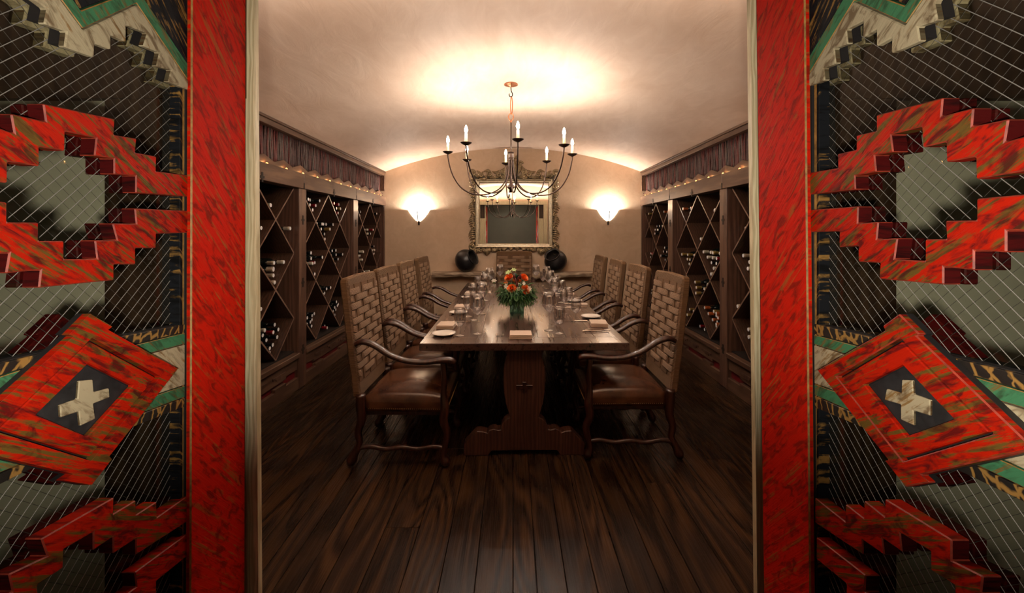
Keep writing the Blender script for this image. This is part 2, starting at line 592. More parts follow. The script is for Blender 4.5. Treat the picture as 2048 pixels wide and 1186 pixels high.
# outlines of the door pieces in metres: (distance along the door, height)
DOOR = {
 'L_up': [(0.526,1.621),(0.6228,1.6171),(0.6215,1.6507),(0.6823,1.639),(0.6775,1.6693),(0.7281,1.6702),(0.7242,1.6996),(0.855,1.7078),(0.8528,1.6757),(0.9044,1.6796),(0.9008,1.6492),(0.9545,1.6507),(0.9532,1.6171),(1.05,1.621),(1.05,1.5685),(0.902,1.564),(0.902,1.6007),(0.8528,1.5966),(0.8528,1.6284),(0.8126,1.6268),(0.8165,1.6616),(0.7602,1.6608),(0.7594,1.6254),(0.7184,1.6249),(0.7188,1.5919),(0.6734,1.5921),(0.6734,1.5584),(0.526,1.5685)],
 'L_lo': [(0.526,1.5333),(0.6727,1.5277),(0.6727,1.496),(0.7175,1.4968),(0.7172,1.4655),(0.758,1.465),(0.758,1.4322),(0.8179,1.4294),(0.8136,1.4651),(0.8593,1.4643),(0.8496,1.4982),(0.9032,1.4983),(0.8996,1.531),(1.05,1.5333),(1.05,1.4793),(0.9537,1.4773),(0.9532,1.4449),(0.9013,1.4468),(0.9015,1.4124),(0.8528,1.4161),(0.8528,1.3846),(0.7172,1.3866),(0.7203,1.4169),(0.6707,1.4154),(0.6754,1.4479),(0.6228,1.4449),(0.6223,1.4773),(0.526,1.4793)],
 'R_up': [(0.5175,1.6254),(0.6225,1.6125),(0.6177,1.6449),(0.6671,1.6464),(0.6647,1.6749),(0.7148,1.6754),(0.7121,1.7058),(0.8429,1.7126),(0.8429,1.6811),(0.8921,1.6837),(0.8921,1.6538),(0.9433,1.6541),(0.9423,1.6229),(1.0385,1.6254),(1.0385,1.5722),(0.8941,1.5702),(0.8956,1.5999),(0.8429,1.6004),(0.8468,1.6341),(0.8053,1.6324),(0.81,1.6666),(0.7497,1.6666),(0.7473,1.6294),(0.7076,1.6306),(0.7067,1.5968),(0.6623,1.598),(0.6616,1.5626),(0.5175,1.5722)],
 'R_lo': [(0.5233,1.5349),(0.6608,1.5325),(0.6608,1.4988),(0.7085,1.4994),(0.7067,1.4688),(0.7433,1.4679),(0.7433,1.43),(0.8026,1.4297),(0.7962,1.4695),(0.8417,1.4663),(0.8379,1.5008),(0.8884,1.4991),(0.887,1.5345),(1.0327,1.5349),(1.0327,1.4809),(0.9382,1.4828),(0.9391,1.4478),(0.887,1.4523),(0.887,1.419),(0.8341,1.4204),(0.8366,1.3888),(0.7112,1.3928),(0.7112,1.423),(0.6639,1.4208),(0.6639,1.4521),(0.6205,1.451),(0.6205,1.4833),(0.5233,1.4809)],
 'L_up2': [(0.5222,0.9129),(0.6199,0.8934),(0.6183,0.9279),(0.6797,0.9061),(0.6747,0.9378),(0.7305,0.9241),(0.7211,0.9604),(0.8528,0.9487),(0.8517,0.9165),(0.902,0.912),(0.9032,0.8803),(0.9545,0.8758),(0.9559,0.8396),(1.05,0.8321),(1.05,0.7684),(0.902,0.7957),(0.902,0.83),(0.8511,0.8367),(0.8506,0.8707),(0.8106,0.8737),(0.8106,0.9084),(0.7576,0.9151),(0.7568,0.883),(0.7157,0.8868),(0.7168,0.8522),(0.671,0.8597),(0.6713,0.8253),(0.5226,0.8594)],
 'L_lo2': [(0.5228,0.8234),(0.6707,0.7941),(0.6709,0.7617),(0.7161,0.7553),(0.716,0.7234),(0.7571,0.7164),(0.7573,0.6829),(0.8178,0.6704),(0.8132,0.7075),(0.8593,0.6993),(0.8493,0.7355),(0.9033,0.7269),(0.8995,0.7609),(1.0511,0.739),(1.0515,0.6839),(0.9544,0.6974),(0.9541,0.6644),(0.9017,0.6747),(0.9022,0.6395),(0.853,0.6512),(0.8532,0.619),(0.7165,0.6429),(0.7194,0.6733),(0.6694,0.6798),(0.674,0.7122),(0.621,0.7176),(0.6202,0.7508),(0.5231,0.7683)],
 'R_up2': [(0.5093,0.9279),(0.6112,0.8986),(0.6061,0.9312),(0.654,0.9249),(0.6513,0.9533),(0.6979,0.9414),(0.6979,0.9755),(0.8231,0.9644),(0.8243,0.9291),(0.8718,0.9306),(0.8732,0.8933),(0.9206,0.8922),(0.9221,0.8533),(1.014,0.8475),(1.014,0.7874),(0.8746,0.817),(0.8759,0.8464),(0.8243,0.854),(0.8292,0.8834),(0.7872,0.8883),(0.7912,0.9209),(0.7335,0.9299),(0.7335,0.8978),(0.6935,0.9046),(0.6929,0.8698),(0.6499,0.878),(0.6496,0.8433),(0.5099,0.8756)],
 'R_lo2': [(0.516,0.838),(0.6492,0.8138),(0.6496,0.7807),(0.6958,0.7737),(0.6944,0.7439),(0.7299,0.7372),(0.7303,0.7),(0.7878,0.6903),(0.7811,0.7304),(0.8252,0.7201),(0.8211,0.7546),(0.8701,0.7449),(0.8683,0.78),(1.0095,0.7573),(1.0101,0.7042),(0.9185,0.721),(0.9198,0.6865),(0.8693,0.6991),(0.8697,0.6664),(0.8184,0.6762),(0.8212,0.6447),(0.6996,0.6685),(0.6993,0.6982),(0.6535,0.7035),(0.6531,0.7343),(0.6111,0.7401),(0.6107,0.7718),(0.5166,0.7849)],
 'L_dia': [(0.7842,1.3303),(0.8276,1.2969),(0.8191,1.2924),(0.9888,1.1629),(0.8215,1.0475),(0.8266,1.0389),(0.7869,1.0123),(0.7377,1.0498),(0.7534,1.052),(0.5923,1.1835),(0.7551,1.2963),(0.747,1.3)],
 'L_groove': [(0.7878,1.2814),(0.9364,1.1619),(0.786,1.0609),(0.6446,1.1804)],
 'L_rec': [(0.7851,1.2366),(0.8739,1.1644),(0.7823,1.1063),(0.7008,1.1803)],
 'L_cross': [(0.7698,1.2112),(0.7953,1.2045),(0.7972,1.1803),(0.8272,1.1769),(0.8286,1.1587),(0.7962,1.1593),(0.8,1.1292),(0.7724,1.1285),(0.7694,1.156),(0.7388,1.1584),(0.7374,1.1804),(0.7672,1.1796)],
 'R_dia': [(0.7709,1.3328),(0.8053,1.3034),(0.8003,1.2956),(0.9786,1.1626),(0.7939,1.055),(0.8012,1.0495),(0.7594,1.0256),(0.7148,1.0597),(0.7297,1.064),(0.571,1.1891),(0.7384,1.301),(0.7326,1.3052)],
 'R_groove': [(0.7699,1.2854),(0.9161,1.1683),(0.7636,1.0722),(0.6246,1.1858)],
 'R_rec': [(0.7688,1.2392),(0.8493,1.1757),(0.7615,1.1165),(0.6809,1.1818)],
 'R_cross': [(0.772,1.2124),(0.7728,1.1878),(0.8035,1.1845),(0.8081,1.162),(0.7741,1.1668),(0.7741,1.1393),(0.7489,1.1399),(0.7493,1.1662),(0.7199,1.1696),(0.7194,1.1963),(0.7497,1.195),(0.7513,1.2186)],
 'L_rail': [[(0.5312,1.2746),(0.6628,1.2745),(0.7158,1.2745),(0.8532,1.2682),(1.0462,1.2554),(1.0494,1.2552)],[(0.5312,1.247),(0.6628,1.254),(0.6942,1.2557),(0.8936,1.2414),(1.0462,1.2342),(1.0494,1.2341)],[(0.5312,1.2317),(0.6628,1.225),(0.9366,1.2111),(1.0462,1.2055),(1.0494,1.2054)],[(0.5312,1.1392),(0.6628,1.1315),(0.9366,1.1154),(1.0462,1.1046),(1.0494,1.1043)],[(0.5312,1.1084),(0.6628,1.1018),(0.8936,1.0903),(1.0462,1.0751),(1.0494,1.0748)],[(0.5312,1.0825),(0.6628,1.0831),(0.7054,1.0833),(0.8608,1.0709),(1.0462,1.0512),(1.0494,1.0509)]],
 'R_rail': [[(0.5083,1.2828),(0.5988,1.2785),(0.6884,1.2743),(0.8418,1.2691),(1.0217,1.2612),(1.0373,1.2606)],[(0.5083,1.2558),(0.5988,1.2546),(0.6609,1.2537),(0.8787,1.2422),(1.0234,1.2344),(1.0373,1.2336)],[(0.5083,1.2359),(0.5988,1.2299),(0.6239,1.2283),(0.9162,1.2142),(1.0234,1.2095),(1.0373,1.2088)],[(0.5083,1.1419),(0.5988,1.1425),(0.6226,1.1427),(0.9134,1.1269),(1.02,1.1159),(1.0373,1.1141)],[(0.5083,1.1184),(0.5988,1.1165),(0.6545,1.1153),(0.8787,1.0975),(1.0166,1.0883),(1.0373,1.0869)],[(0.5083,1.1014),(0.5988,1.0963),(0.6815,1.0915),(0.8395,1.0786),(1.0122,1.0593),(1.0373,1.0565)]],
 'L_cream': [(1.05,1.8325),(0.9868,1.8296),(0.9955,1.8599),(0.9545,1.8534),(0.9627,1.8875),(0.9205,1.8839),(0.9307,1.9161),(0.8796,1.9099),(0.8796,1.8743),(0.8464,1.8735),(0.8464,1.8443),(0.8136,1.8418),(0.8126,1.8149),(0.7585,1.8113),(0.7619,1.8402),(0.7257,1.8364),(0.7305,1.8643),(0.6964,1.8743),(0.6964,1.9099),(0.6453,1.9161),(0.6555,1.8839),(0.6133,1.8875),(0.6215,1.8534),(0.5805,1.8599),(0.5892,1.8296),(0.526,1.8325)],
 'R_cream': [(1.0424,1.8378),(0.982,1.8315),(0.9855,1.8606),(0.9487,1.8574),(0.9535,1.8924),(0.9146,1.8862),(0.9191,1.9189),(0.8746,1.9157),(0.8759,1.8814),(0.8429,1.8836),(0.8429,1.8489),(0.8088,1.8507),(0.81,1.8214),(0.7523,1.8189),(0.7563,1.8461),(0.7212,1.8402),(0.7269,1.873),(0.7131,1.8836),(0.6801,1.8814),(0.6814,1.9157),(0.6369,1.9189),(0.6414,1.8862),(0.6025,1.8924),(0.6073,1.8574),(0.5705,1.8606),(0.574,1.8315),(0.5136,1.8378)],
 'L_A': [(1.05,1.8532),(0.9057,1.9668),(0.7925,1.8585),(0.6703,1.9668),(0.526,1.8532)],
 'L_B': [(1.05,1.8964),(0.9093,2.0019),(0.7897,1.8941),(0.6667,2.0019),(0.526,1.8964)],
 'R_A': [(1.0424,1.8611),(0.8999,1.97),(0.7817,1.8624),(0.6561,1.97),(0.5136,1.8611)],
 'R_B': [(1.0424,1.9062),(0.9086,2.0087),(0.7839,1.8998),(0.6474,2.0087),(0.5136,1.9062)],
 'L_stile': [(1.046,2.0522),(1.2575,2.1679),(1.2528,0.4173),(1.0411,0.5969)],
 'R_stile': [(1.0352,2.0463),(1.2418,2.1593),(1.2046,0.4582),(1.016,0.6182)],
}

# ------------------------------------------------------------------ the room
RX = 2.02          # face of the racks
WX = 2.54          # side walls
YB = 6.71          # back wall
YF = 1.40          # inner face of the front wall
ZS, RISE = 2.44, .37


def arc_z(x):
    R = (RX * RX + RISE * RISE) / (2 * RISE)
    return ZS + RISE - R + sqrt(R * R - x * x)


bm = bmesh.new()
n = 40
xs = [-WX + 2 * WX * i / n for i in range(n + 1)]
prism_y(bm, [(x, arc_z(x)) for x in xs] + [(x, arc_z(x) + .06) for x in xs[::-1]], YF - .02, YB + .02)
link('ceiling', bm, M['ceiling'], kind='structure', smooth=True)

bm = bmesh.new(); box(bm, (-WX - .1, YB, -.02), (WX + .1, YB + .1, 3.0))
link('wall_back', bm, M['wall'], kind='structure')
for s, nm in ((-1, 'wall_left'), (1, 'wall_right')):
    bm = bmesh.new(); box(bm, (s * WX, YF - .1, -.02), (s * (WX + .1), YB, 3.0))
    link(nm, bm, M['wall'], kind='structure')
# front wall with the wide opening: inner skin plaster, passage side grey green
bm = bmesh.new()
box(bm, (-WX, 1.345, -.02), (-.93, YF, 3.0)); box(bm, (.86, 1.345, -.02), (WX, YF, 3.0)); box(bm, (-.93, 1.345, 2.26), (.86, YF, 3.0))
link('wall_front', bm, M['wall'], kind='structure')
bm = bmesh.new()
box(bm, (-3.2, 1.30, -.02), (-.93, 1.345, 3.0)); box(bm, (.86, 1.30, -.02), (3.2, 1.345, 3.0)); box(bm, (-.93, 1.30, 2.26), (.86, 1.345, 3.0))
link('wall_passage_front', bm, M['greywall'], kind='structure')
# casing boards of the opening on the room side
bm = bmesh.new(); box(bm, (-1.03, YF, 0), (-.935, YF + .02, 2.26)); link('trim_1', bm, M['jamb'], kind='structure')
bm = bmesh.new(); box(bm, (.865, YF, 0), (.96, YF + .02, 2.26)); link('trim_2', bm, M['jamb'], kind='structure')
bm = bmesh.new(); box(bm, (-1.03, YF, 2.262), (.96, YF + .02, 2.36)); link('trim_3', bm, M['jamb'], kind='structure')
# sawn jamb boards beside the red stiles
bm = bmesh.new(); prism_y(bm, [(-.93, 0), (-.762, 0), (-.777, 2.25), (-.93, 2.25)], 1.276, 1.296)
link('trim_4', bm, M['jamb'], kind='structure')
bm = bmesh.new(); prism_y(bm, [(.86, 0), (.738, 0), (.712, 2.25), (.86, 2.25)], 1.276, 1.296)
link('trim_5', bm, M['jamb'], kind='structure')
# dark boards added to darken the wall around the opening, passage side
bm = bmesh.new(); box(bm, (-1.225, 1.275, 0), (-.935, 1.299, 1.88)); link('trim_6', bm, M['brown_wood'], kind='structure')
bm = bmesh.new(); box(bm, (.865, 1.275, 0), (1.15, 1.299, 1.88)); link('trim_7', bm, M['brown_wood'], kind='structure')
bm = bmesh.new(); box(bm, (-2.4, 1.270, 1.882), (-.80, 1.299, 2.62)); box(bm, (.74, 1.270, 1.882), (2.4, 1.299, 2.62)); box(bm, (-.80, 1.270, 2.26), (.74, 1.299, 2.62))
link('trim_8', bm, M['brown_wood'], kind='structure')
# passage
bm = bmesh.new(); box(bm, (-3.3, -1.9, -.02), (-3.2, 1.345, 2.7)); link('wall_passage_left', bm, M['greywall'], kind='structure')
bm = bmesh.new(); box(bm, (3.2, -1.9, -.02), (3.3, 1.345, 2.7)); link('wall_passage_right', bm, M['greywall'], kind='structure')
bm = bmesh.new(); box(bm, (-3.3, -2.0, -.02), (3.3, -1.9, 2.7)); link('wall_passage_back', bm, M['greywall'], kind='structure')
bm = bmesh.new(); box(bm, (-3.3, -2.0, 2.7), (3.3, 1.30, 2.76)); link('ceiling_passage', bm, M['brown_wood'], kind='structure')

# floor: boards laid along the room, each its own piece
fl = empty('floor', (0, 0, 0), kind='structure')
bm = bmesh.new(); box(bm, (-3.3, -2.0, -.06), (3.3, YB, -.0215))
link('subfloor', bm, M['groove'], fl)
rng = random.Random(3)
x = -WX
widths = []
while x < WX:
    w = rng.choice((.10, .125, .15, .155, .16, .17))
    y = -1.9 + rng.uniform(-2.2, 0)
    while y < YB:
        L = rng.uniform(2.6, 4.8)
        y0, y1 = max(y, -1.9), min(y + L, YB)
        if y1 - y0 > .05:
            bm = bmesh.new()
            g = .0012
            zt = rng.uniform(-.0012, 0)
            hw, hl = (w / 2 - g), (y1 - y0) / 2 - g
            b = .002
            v0 = [bm.verts.new(p) for p in ((-hw, -hl, -.02), (hw, -hl, -.02), (hw, hl, -.02), (-hw, hl, -.02))]
            v1 = [bm.verts.new(p) for p in ((-hw, -hl, -b), (hw, -hl, -b), (hw, hl, -b), (-hw, hl, -b))]
            v2 = [bm.verts.new(p) for p in ((-hw + b, -hl + b, 0), (hw - b, -hl + b, 0), (hw - b, hl - b, 0), (-hw + b, hl - b, 0))]
            for A, B in ((v0, v1), (v1, v2)):
                for k in range(4):
                    bm.faces.new((A[k], A[(k + 1) % 4], B[(k + 1) % 4], B[k]))
            bm.faces.new(v2); bm.faces.new(v0[::-1])
            o = link('floor_board', bm, M['floor'], fl)
            o.location = (x + w / 2, (y0 + y1) / 2, zt)
        y += L
    x += w
for sx in (-1, 1):
    bm = bmesh.new(); box(bm, (sx * WX, -1.9, -.02), (sx * 3.2, 1.30, 0))
    link('passage_board', bm, M['passage_floor'], fl)

# ------------------------------------------------------------------ the two open doors

def door(name, key, s, X, cy, bare):
    """s=-1 left, +1 right; everything lies in planes X outward from the passage"""
    root = empty(name, (0, 0, 0), kind='structure')
    T = .031
    XG = X + T + .003            # glass
    X2a, X2b = XG + .003, XG + .026
    D = lambda k: DOOR[key + k]

    def slab(nm, polys, xa, xb, mat, parent=root, bevel=.0022):
        bm = bmesh.new()
        for P in polys: prism_x(bm, P, s * xa, s * xb)
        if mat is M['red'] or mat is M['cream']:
            # cut ends take a darker copy of the paint, their shade put into colour
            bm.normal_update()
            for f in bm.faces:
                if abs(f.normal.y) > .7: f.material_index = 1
            return link(nm, bm, [mat, M['red_shade'] if mat is M['red'] else M['cream_shade']], parent, bevel=bevel, bmat=M['red_edge'] if mat is M['red'] else M['cream'])
        if mat in (M['red_stile'], M['green']): return link(nm, bm, mat, parent, bevel=bevel, bmat=M['gold_edge'])
        return link(nm, bm, mat, parent, bevel=bevel)

    # hinge stile with chamfered inner edge; moves out the way it leans in the photograph
    st = D('stile')
    slope0 = (st[0][0] - st[3][0]) / (st[0][1] - st[3][1])
    slope1 = (st[1][0] - st[2][0]) / (st[1][1] - st[2][1])
    Z0, Z1 = .01, 2.245
    if s < 0:
        n0, n1 = st[3][0] - .0, st[0][0]
    lo = [(st[3][0] + slope0 * (Z0 - st[3][1]), Z0), (min(1.272, st[2][0] + slope1 * (Z0 - st[2][1])), Z0)]
    hi = [(min(1.272, st[1][0] + slope1 * (Z1 - st[1][1])), Z1), (st[0][0] + slope0 * (Z1 - st[0][1]), Z1)]
    P = [lo[0], lo[1], hi[0], hi[1]]
    stile = slab('hinge_stile', [P], X - .010, X + .004, M['red_stile'], bevel=.003)
    bm = bmesh.new()
    prism_x(bm, P, s * (X + .005), s * (X + .062))
    link('stile_back', bm, M['groove'], root)
    # black strip with gold grain let into the reveal of the stile
    yi = (P[0][0] + P[3][0]) / 2
    bm = bmesh.new(); box(bm, (s * (X + .008), yi - .012, .27), (s * (X + .034), yi - .003, 2.1))
    link('reveal_strip', bm, M['black'], root, bevel=.001)
    bm = bmesh.new(); box(bm, (s * (X + .008), yi - .0035, .27), (s * (X + .012), yi + .004, 2.1))
    link('reveal_bead', bm, M['gold_edge'], root)
    # free stile
    yf = 2 * cy - (P[0][0] + P[3][0]) / 2
    slab('free_stile', [[(yf - .20, Z0), (yf, Z0), (yf, Z1), (yf - .20, Z1)]], X - .010, X + .062, M['red_stile'], bevel=.003)
    slab('bottom_rail', [[(yf, Z0), (P[0][0], Z0), (P[0][0] - .0, .27), (yf, .27)]], X - .006, X + .06, M['red'])
    slab('top_rail', [[(yf, 2.09), (P[3][0], 2.09), (P[3][0], Z1), (yf, Z1)]], X - .006, X + .06, M['red'])
    # stepped brackets, two layers with the glass between
    for nm in ('up', 'lo', 'up2', 'lo2'):
        Pn = D('_' + nm) if ('_' + nm) in () else DOOR[key + nm]
        o = slab('stepped_bracket', [Pn], X, X + T, M['red'], bevel=.002)
        slab('rear_bracket', [Pn], X2a, X2b, M['red_shade'], parent=o, bevel=.002)
    # middle rail in bands
    R = DOOR[key + 'rail']
    mats = ['veined', 'green', 'cream', 'green', 'veined']
    rail = slab('middle_rail', [R[0] + R[5][::-1]], X + .014, X + T, M['groove'], bevel=0)
    slab('rear_rail', [R[0] + R[5][::-1]], X2a, X2b, M['black'], parent=rail, bevel=.001)
    for i in range(5):
        a = R[i]; b = R[i + 1]
        e = .0012
        o = slab('rail_band', [[(y, z - e) for y, z in a] + [(y, z + e) for y, z in b[::-1]]], X + .006, X + .0145, M[mats[i]], parent=rail, bevel=.001)
    # diamond over the rail
    dia = slab('diamond', [DOOR[key + 'dia']], X - .006, X + .0055, M['groove'], bevel=0)
    bm = bmesh.new()
    # outer frame: outline joined to the groove square
    G = DOOR[key + 'groove']; out = DOOR[key + 'dia']
    c0 = (sum(p[0] for p in G) / 4, sum(p[1] for p in G) / 4)
    def grow(Q, k): return [(c0[0] + (y - c0[0]) * k, c0[1] + (z - c0[1]) * k) for y, z in Q]
    fr = (bm, grow(G, 1.032))
    va = [bm.verts.new((s * (X - .020), y, z)) for y, z in out]
    vb = [bm.verts.new((s * (X - .020), y, z)) for y, z in fr[1]]
    vc = [bm.verts.new((s * (X - .006), y, z)) for y, z in out]
    vd = [bm.verts.new((s * (X - .006), y, z)) for y, z in fr[1]]
    for A, B in ((va, vc), (vb, vd)):
        for i in range(len(A)):
            j = (i + 1) % len(A)
            bm.faces.new((A[i], A[j], B[j], B[i]))
    # bridge front and rear by nearest corner
    for A, B in ((va, vb), (vc, vd)):
        nA = len(A)
        near = [min(range(4), key=lambda k: (A[i].co - B[k].co).length) for i in range(nA)]
        # corner index follows the apexes of the diamond
        apx = [max(range(nA), key=lambda i: -((A[i].co - B[k].co).length) if near[i] == k else -9) for k in range(4)]
        own = near[:]
        for i in range(nA):
            j = (i + 1) % nA
            if own[i] == own[j]: bm.faces.new((A[i], A[j], B[own[i]]))
            else: bm.faces.new((A[i], A[j], B[own[j]], B[own[i]]))
    link('diamond_frame', bm, M['red'], dia, bevel=.002, bmat=M['red_edge'])
    bm = bmesh.new(); ring_x(bm, grow(G, .970), grow(DOOR[key + 'rec'], 1.03), s * (X - .017), s * (X - .006))
    link('inner_frame', bm, M['red'], dia, bevel=.002)
    slab('recess_panel', [grow(DOOR[key + 'rec'], .985)], X - .0085, X - .006, M['plain_black'], parent=dia, bevel=0)
    slab('cross', [DOOR[key + 'cross']], X - .0145, X - .0085, M['cream'], parent=dia, bevel=.0015)
    slab('rear_diamond', [[(y + 0, z) for y, z in DOOR[key + 'dia']]], X2a + .001, X2b + .004, M['red_shade'], parent=dia, bevel=.002)
    # zigzag field at the top
    cr, A, B = DOOR[key + 'cream'], DOOR[key + 'A'], DOOR[key + 'B']
    e = .0018
    top = slab('zigzag_panel', [[(y, z + .006) for y, z in cr] + [(yf, 2.089), (P[3][0] - .002, 2.089)]], X + .014, X + T, M['groove'], bevel=0)
    slab('cream_band', [[(y, z - e) for y, z in A] + cr[::-1]], X, X + .014, M['cream'], parent=top, bevel=.0022)
    slab('green_band', [[(y, z - e) for y, z in B] + [(y, z + e) for y, z in A[::-1]]], X + .002, X + .014, M['green'], parent=top, bevel=.0015)
    slab('black_band', [[(P[3][0] - .002, 2.089)] + [(y, z + e) for y, z in B] + [(yf, 2.089)]], X + .003, X + .014, M['black'], parent=top, bevel=.0015)
    slab('rear_zigzag', [cr + [(yf, 2.089), (P[3][0] - .002, 2.089)]], X2a, X2b, M['cream'], parent=top, bevel=.002)
    # glass and its diagonal wires
    y0, y1 = yf, yi - .004
    bm = bmesh.new(); box(bm, (s * (XG - .0008), y0, .27), (s * (XG + .0008), y1, 2.09))
    link('glass_pane', bm, M['pane'], root)
    bm = bmesh.new()
    r = .0007
    xw = s * (XG - .0020)
    for m_ in (1, -1):
        c = -2.0
        while c < 4.2:
            pts = []
            for y in (y0, y1):
                pts.append((y, c + m_ * y))
            (ya, za), (yb, zb) = pts
            # clip in z
            def clip(z_lo, z_hi, ya, za, yb, zb):
                if (za < z_lo and zb < z_lo) or (za > z_hi and zb > z_hi): return None
                def at(z): return ya + (yb - ya) * (z - za) / (zb - za)
                P1 = [(ya, za), (yb, zb)]
                for i, (yy, zz) in enumerate(P1):
                    if zz < z_lo: P1[i] = (at(z_lo), z_lo)
                    elif zz > z_hi: P1[i] = (at(z_hi), z_hi)
                return P1
            q = clip(.28, 2.08, ya, za, yb, zb)
            if q and abs(q[0][0] - q[1][0]) > .004:
                d = V3((0, q[1][0] - q[0][0], q[1][1] - q[0][1])).normalized()
                nrm = V3((0, -d.z, d.y)) * r
                ex = V3((s * -r, 0, 0))
                xx = xw + (s * .0028 if m_ < 0 else 0)
                rr = 1 if m_ > 0 else .55
                a = V3((xx, *q[0])); b = V3((xx, *q[1]))
                vs = [bm.verts.new(p + k * rr) for p in (a, b) for k in (nrm, -nrm, ex)]
                for q4 in ((0, 1, 4, 3), (1, 2, 5, 4), (2, 0, 3, 5)):
                    bm.faces.new([vs[i_] for i_ in q4]).material_index = 0 if m_ > 0 else 1
            c += .0262
    link('wire_mesh', bm, [M['wire'], M['wire_dark']], root, kind='stuff')
    return root


door('door_1', 'L_', -1, .80, .788, None)
door('door_2', 'R_', 1, .72, .778, None)

# ------------------------------------------------------------------ wine racks
ZL0, ZL1 = .362, 1.90
HALF = .615
POSTS = [(1.28 - .14 + .14, 1.42), (2.647, 2.787), (4.017, 4.157), (5.384, 5.543)]
BAYS = [(1.42, 2.647), (2.787, 4.017), (4.157, 5.384), (5.543, 6.65)]
BAYNAME = ['first bay', 'second bay', 'third bay', 'fourth bay']


def cross_pts(cy, cz, w, h, t):
    return [(cy - t, cz - h), (cy + t, cz - h), (cy + t, cz - t), (cy + w, cz - t), (cy + w, cz + t), (cy + t, cz + t), (cy + t, cz + h), (cy - t, cz + h), (cy - t, cz + t), (cy - w, cz + t), (cy - w, cz - t), (cy - t, cz - t)]


def clip_poly(P, y0, y1, z0, z1):
    def cl(P, f, g):
        out = []
        for i in range(len(P)):
            a, b = P[i], P[(i + 1) % len(P)]
            fa, fb = f(a), f(b)
            if fa >= 0: out.append(a)
            if (fa >= 0) != (fb >= 0):
                t_ = fa / (fa - fb)
                out.append((a[0] + (b[0] - a[0]) * t_, a[1] + (b[1] - a[1]) * t_))
        return out
    for f in (lambda p: p[0] - y0, lambda p: y1 - p[0], lambda p: p[1] - z0, lambda p: z1 - p[1]):
        P = cl(P, f, None)
        if len(P) < 3: return None
    return P


def edge_front(bm):
    bm.normal_update()
    for f in bm.faces:
        if abs(f.normal.x) > .9: f.material_index = 1


twig_meshes = []


def make_twigs():
    rg = random.Random(5)
    for v in range(9):
        bm = bmesh.new()
        r = rg.uniform(.0058, .0088)
        ph = rg.uniform(0, 6)
        pts = [(sin(ph + k * 1.3) * .0028, cos(ph * 2 + k * 1.9) * .0035, k * .3 / 4) for k in range(5)]
        tube(bm, pts, [r * rg.uniform(.85, 1.15) for _ in pts], 6)
        me = bpy.data.meshes.new('stick')
        bmesh.ops.recalc_face_normals(bm, faces=bm.faces)
        bm.to_mesh(me); bm.free()
        me.polygons.foreach_set('use_smooth', [True] * len(me.polygons))
        me.materials.append(M[rg.choice(('twig', 'twig', 'twig2', 'twig3'))])
        twig_meshes.append(me)


make_twigs()


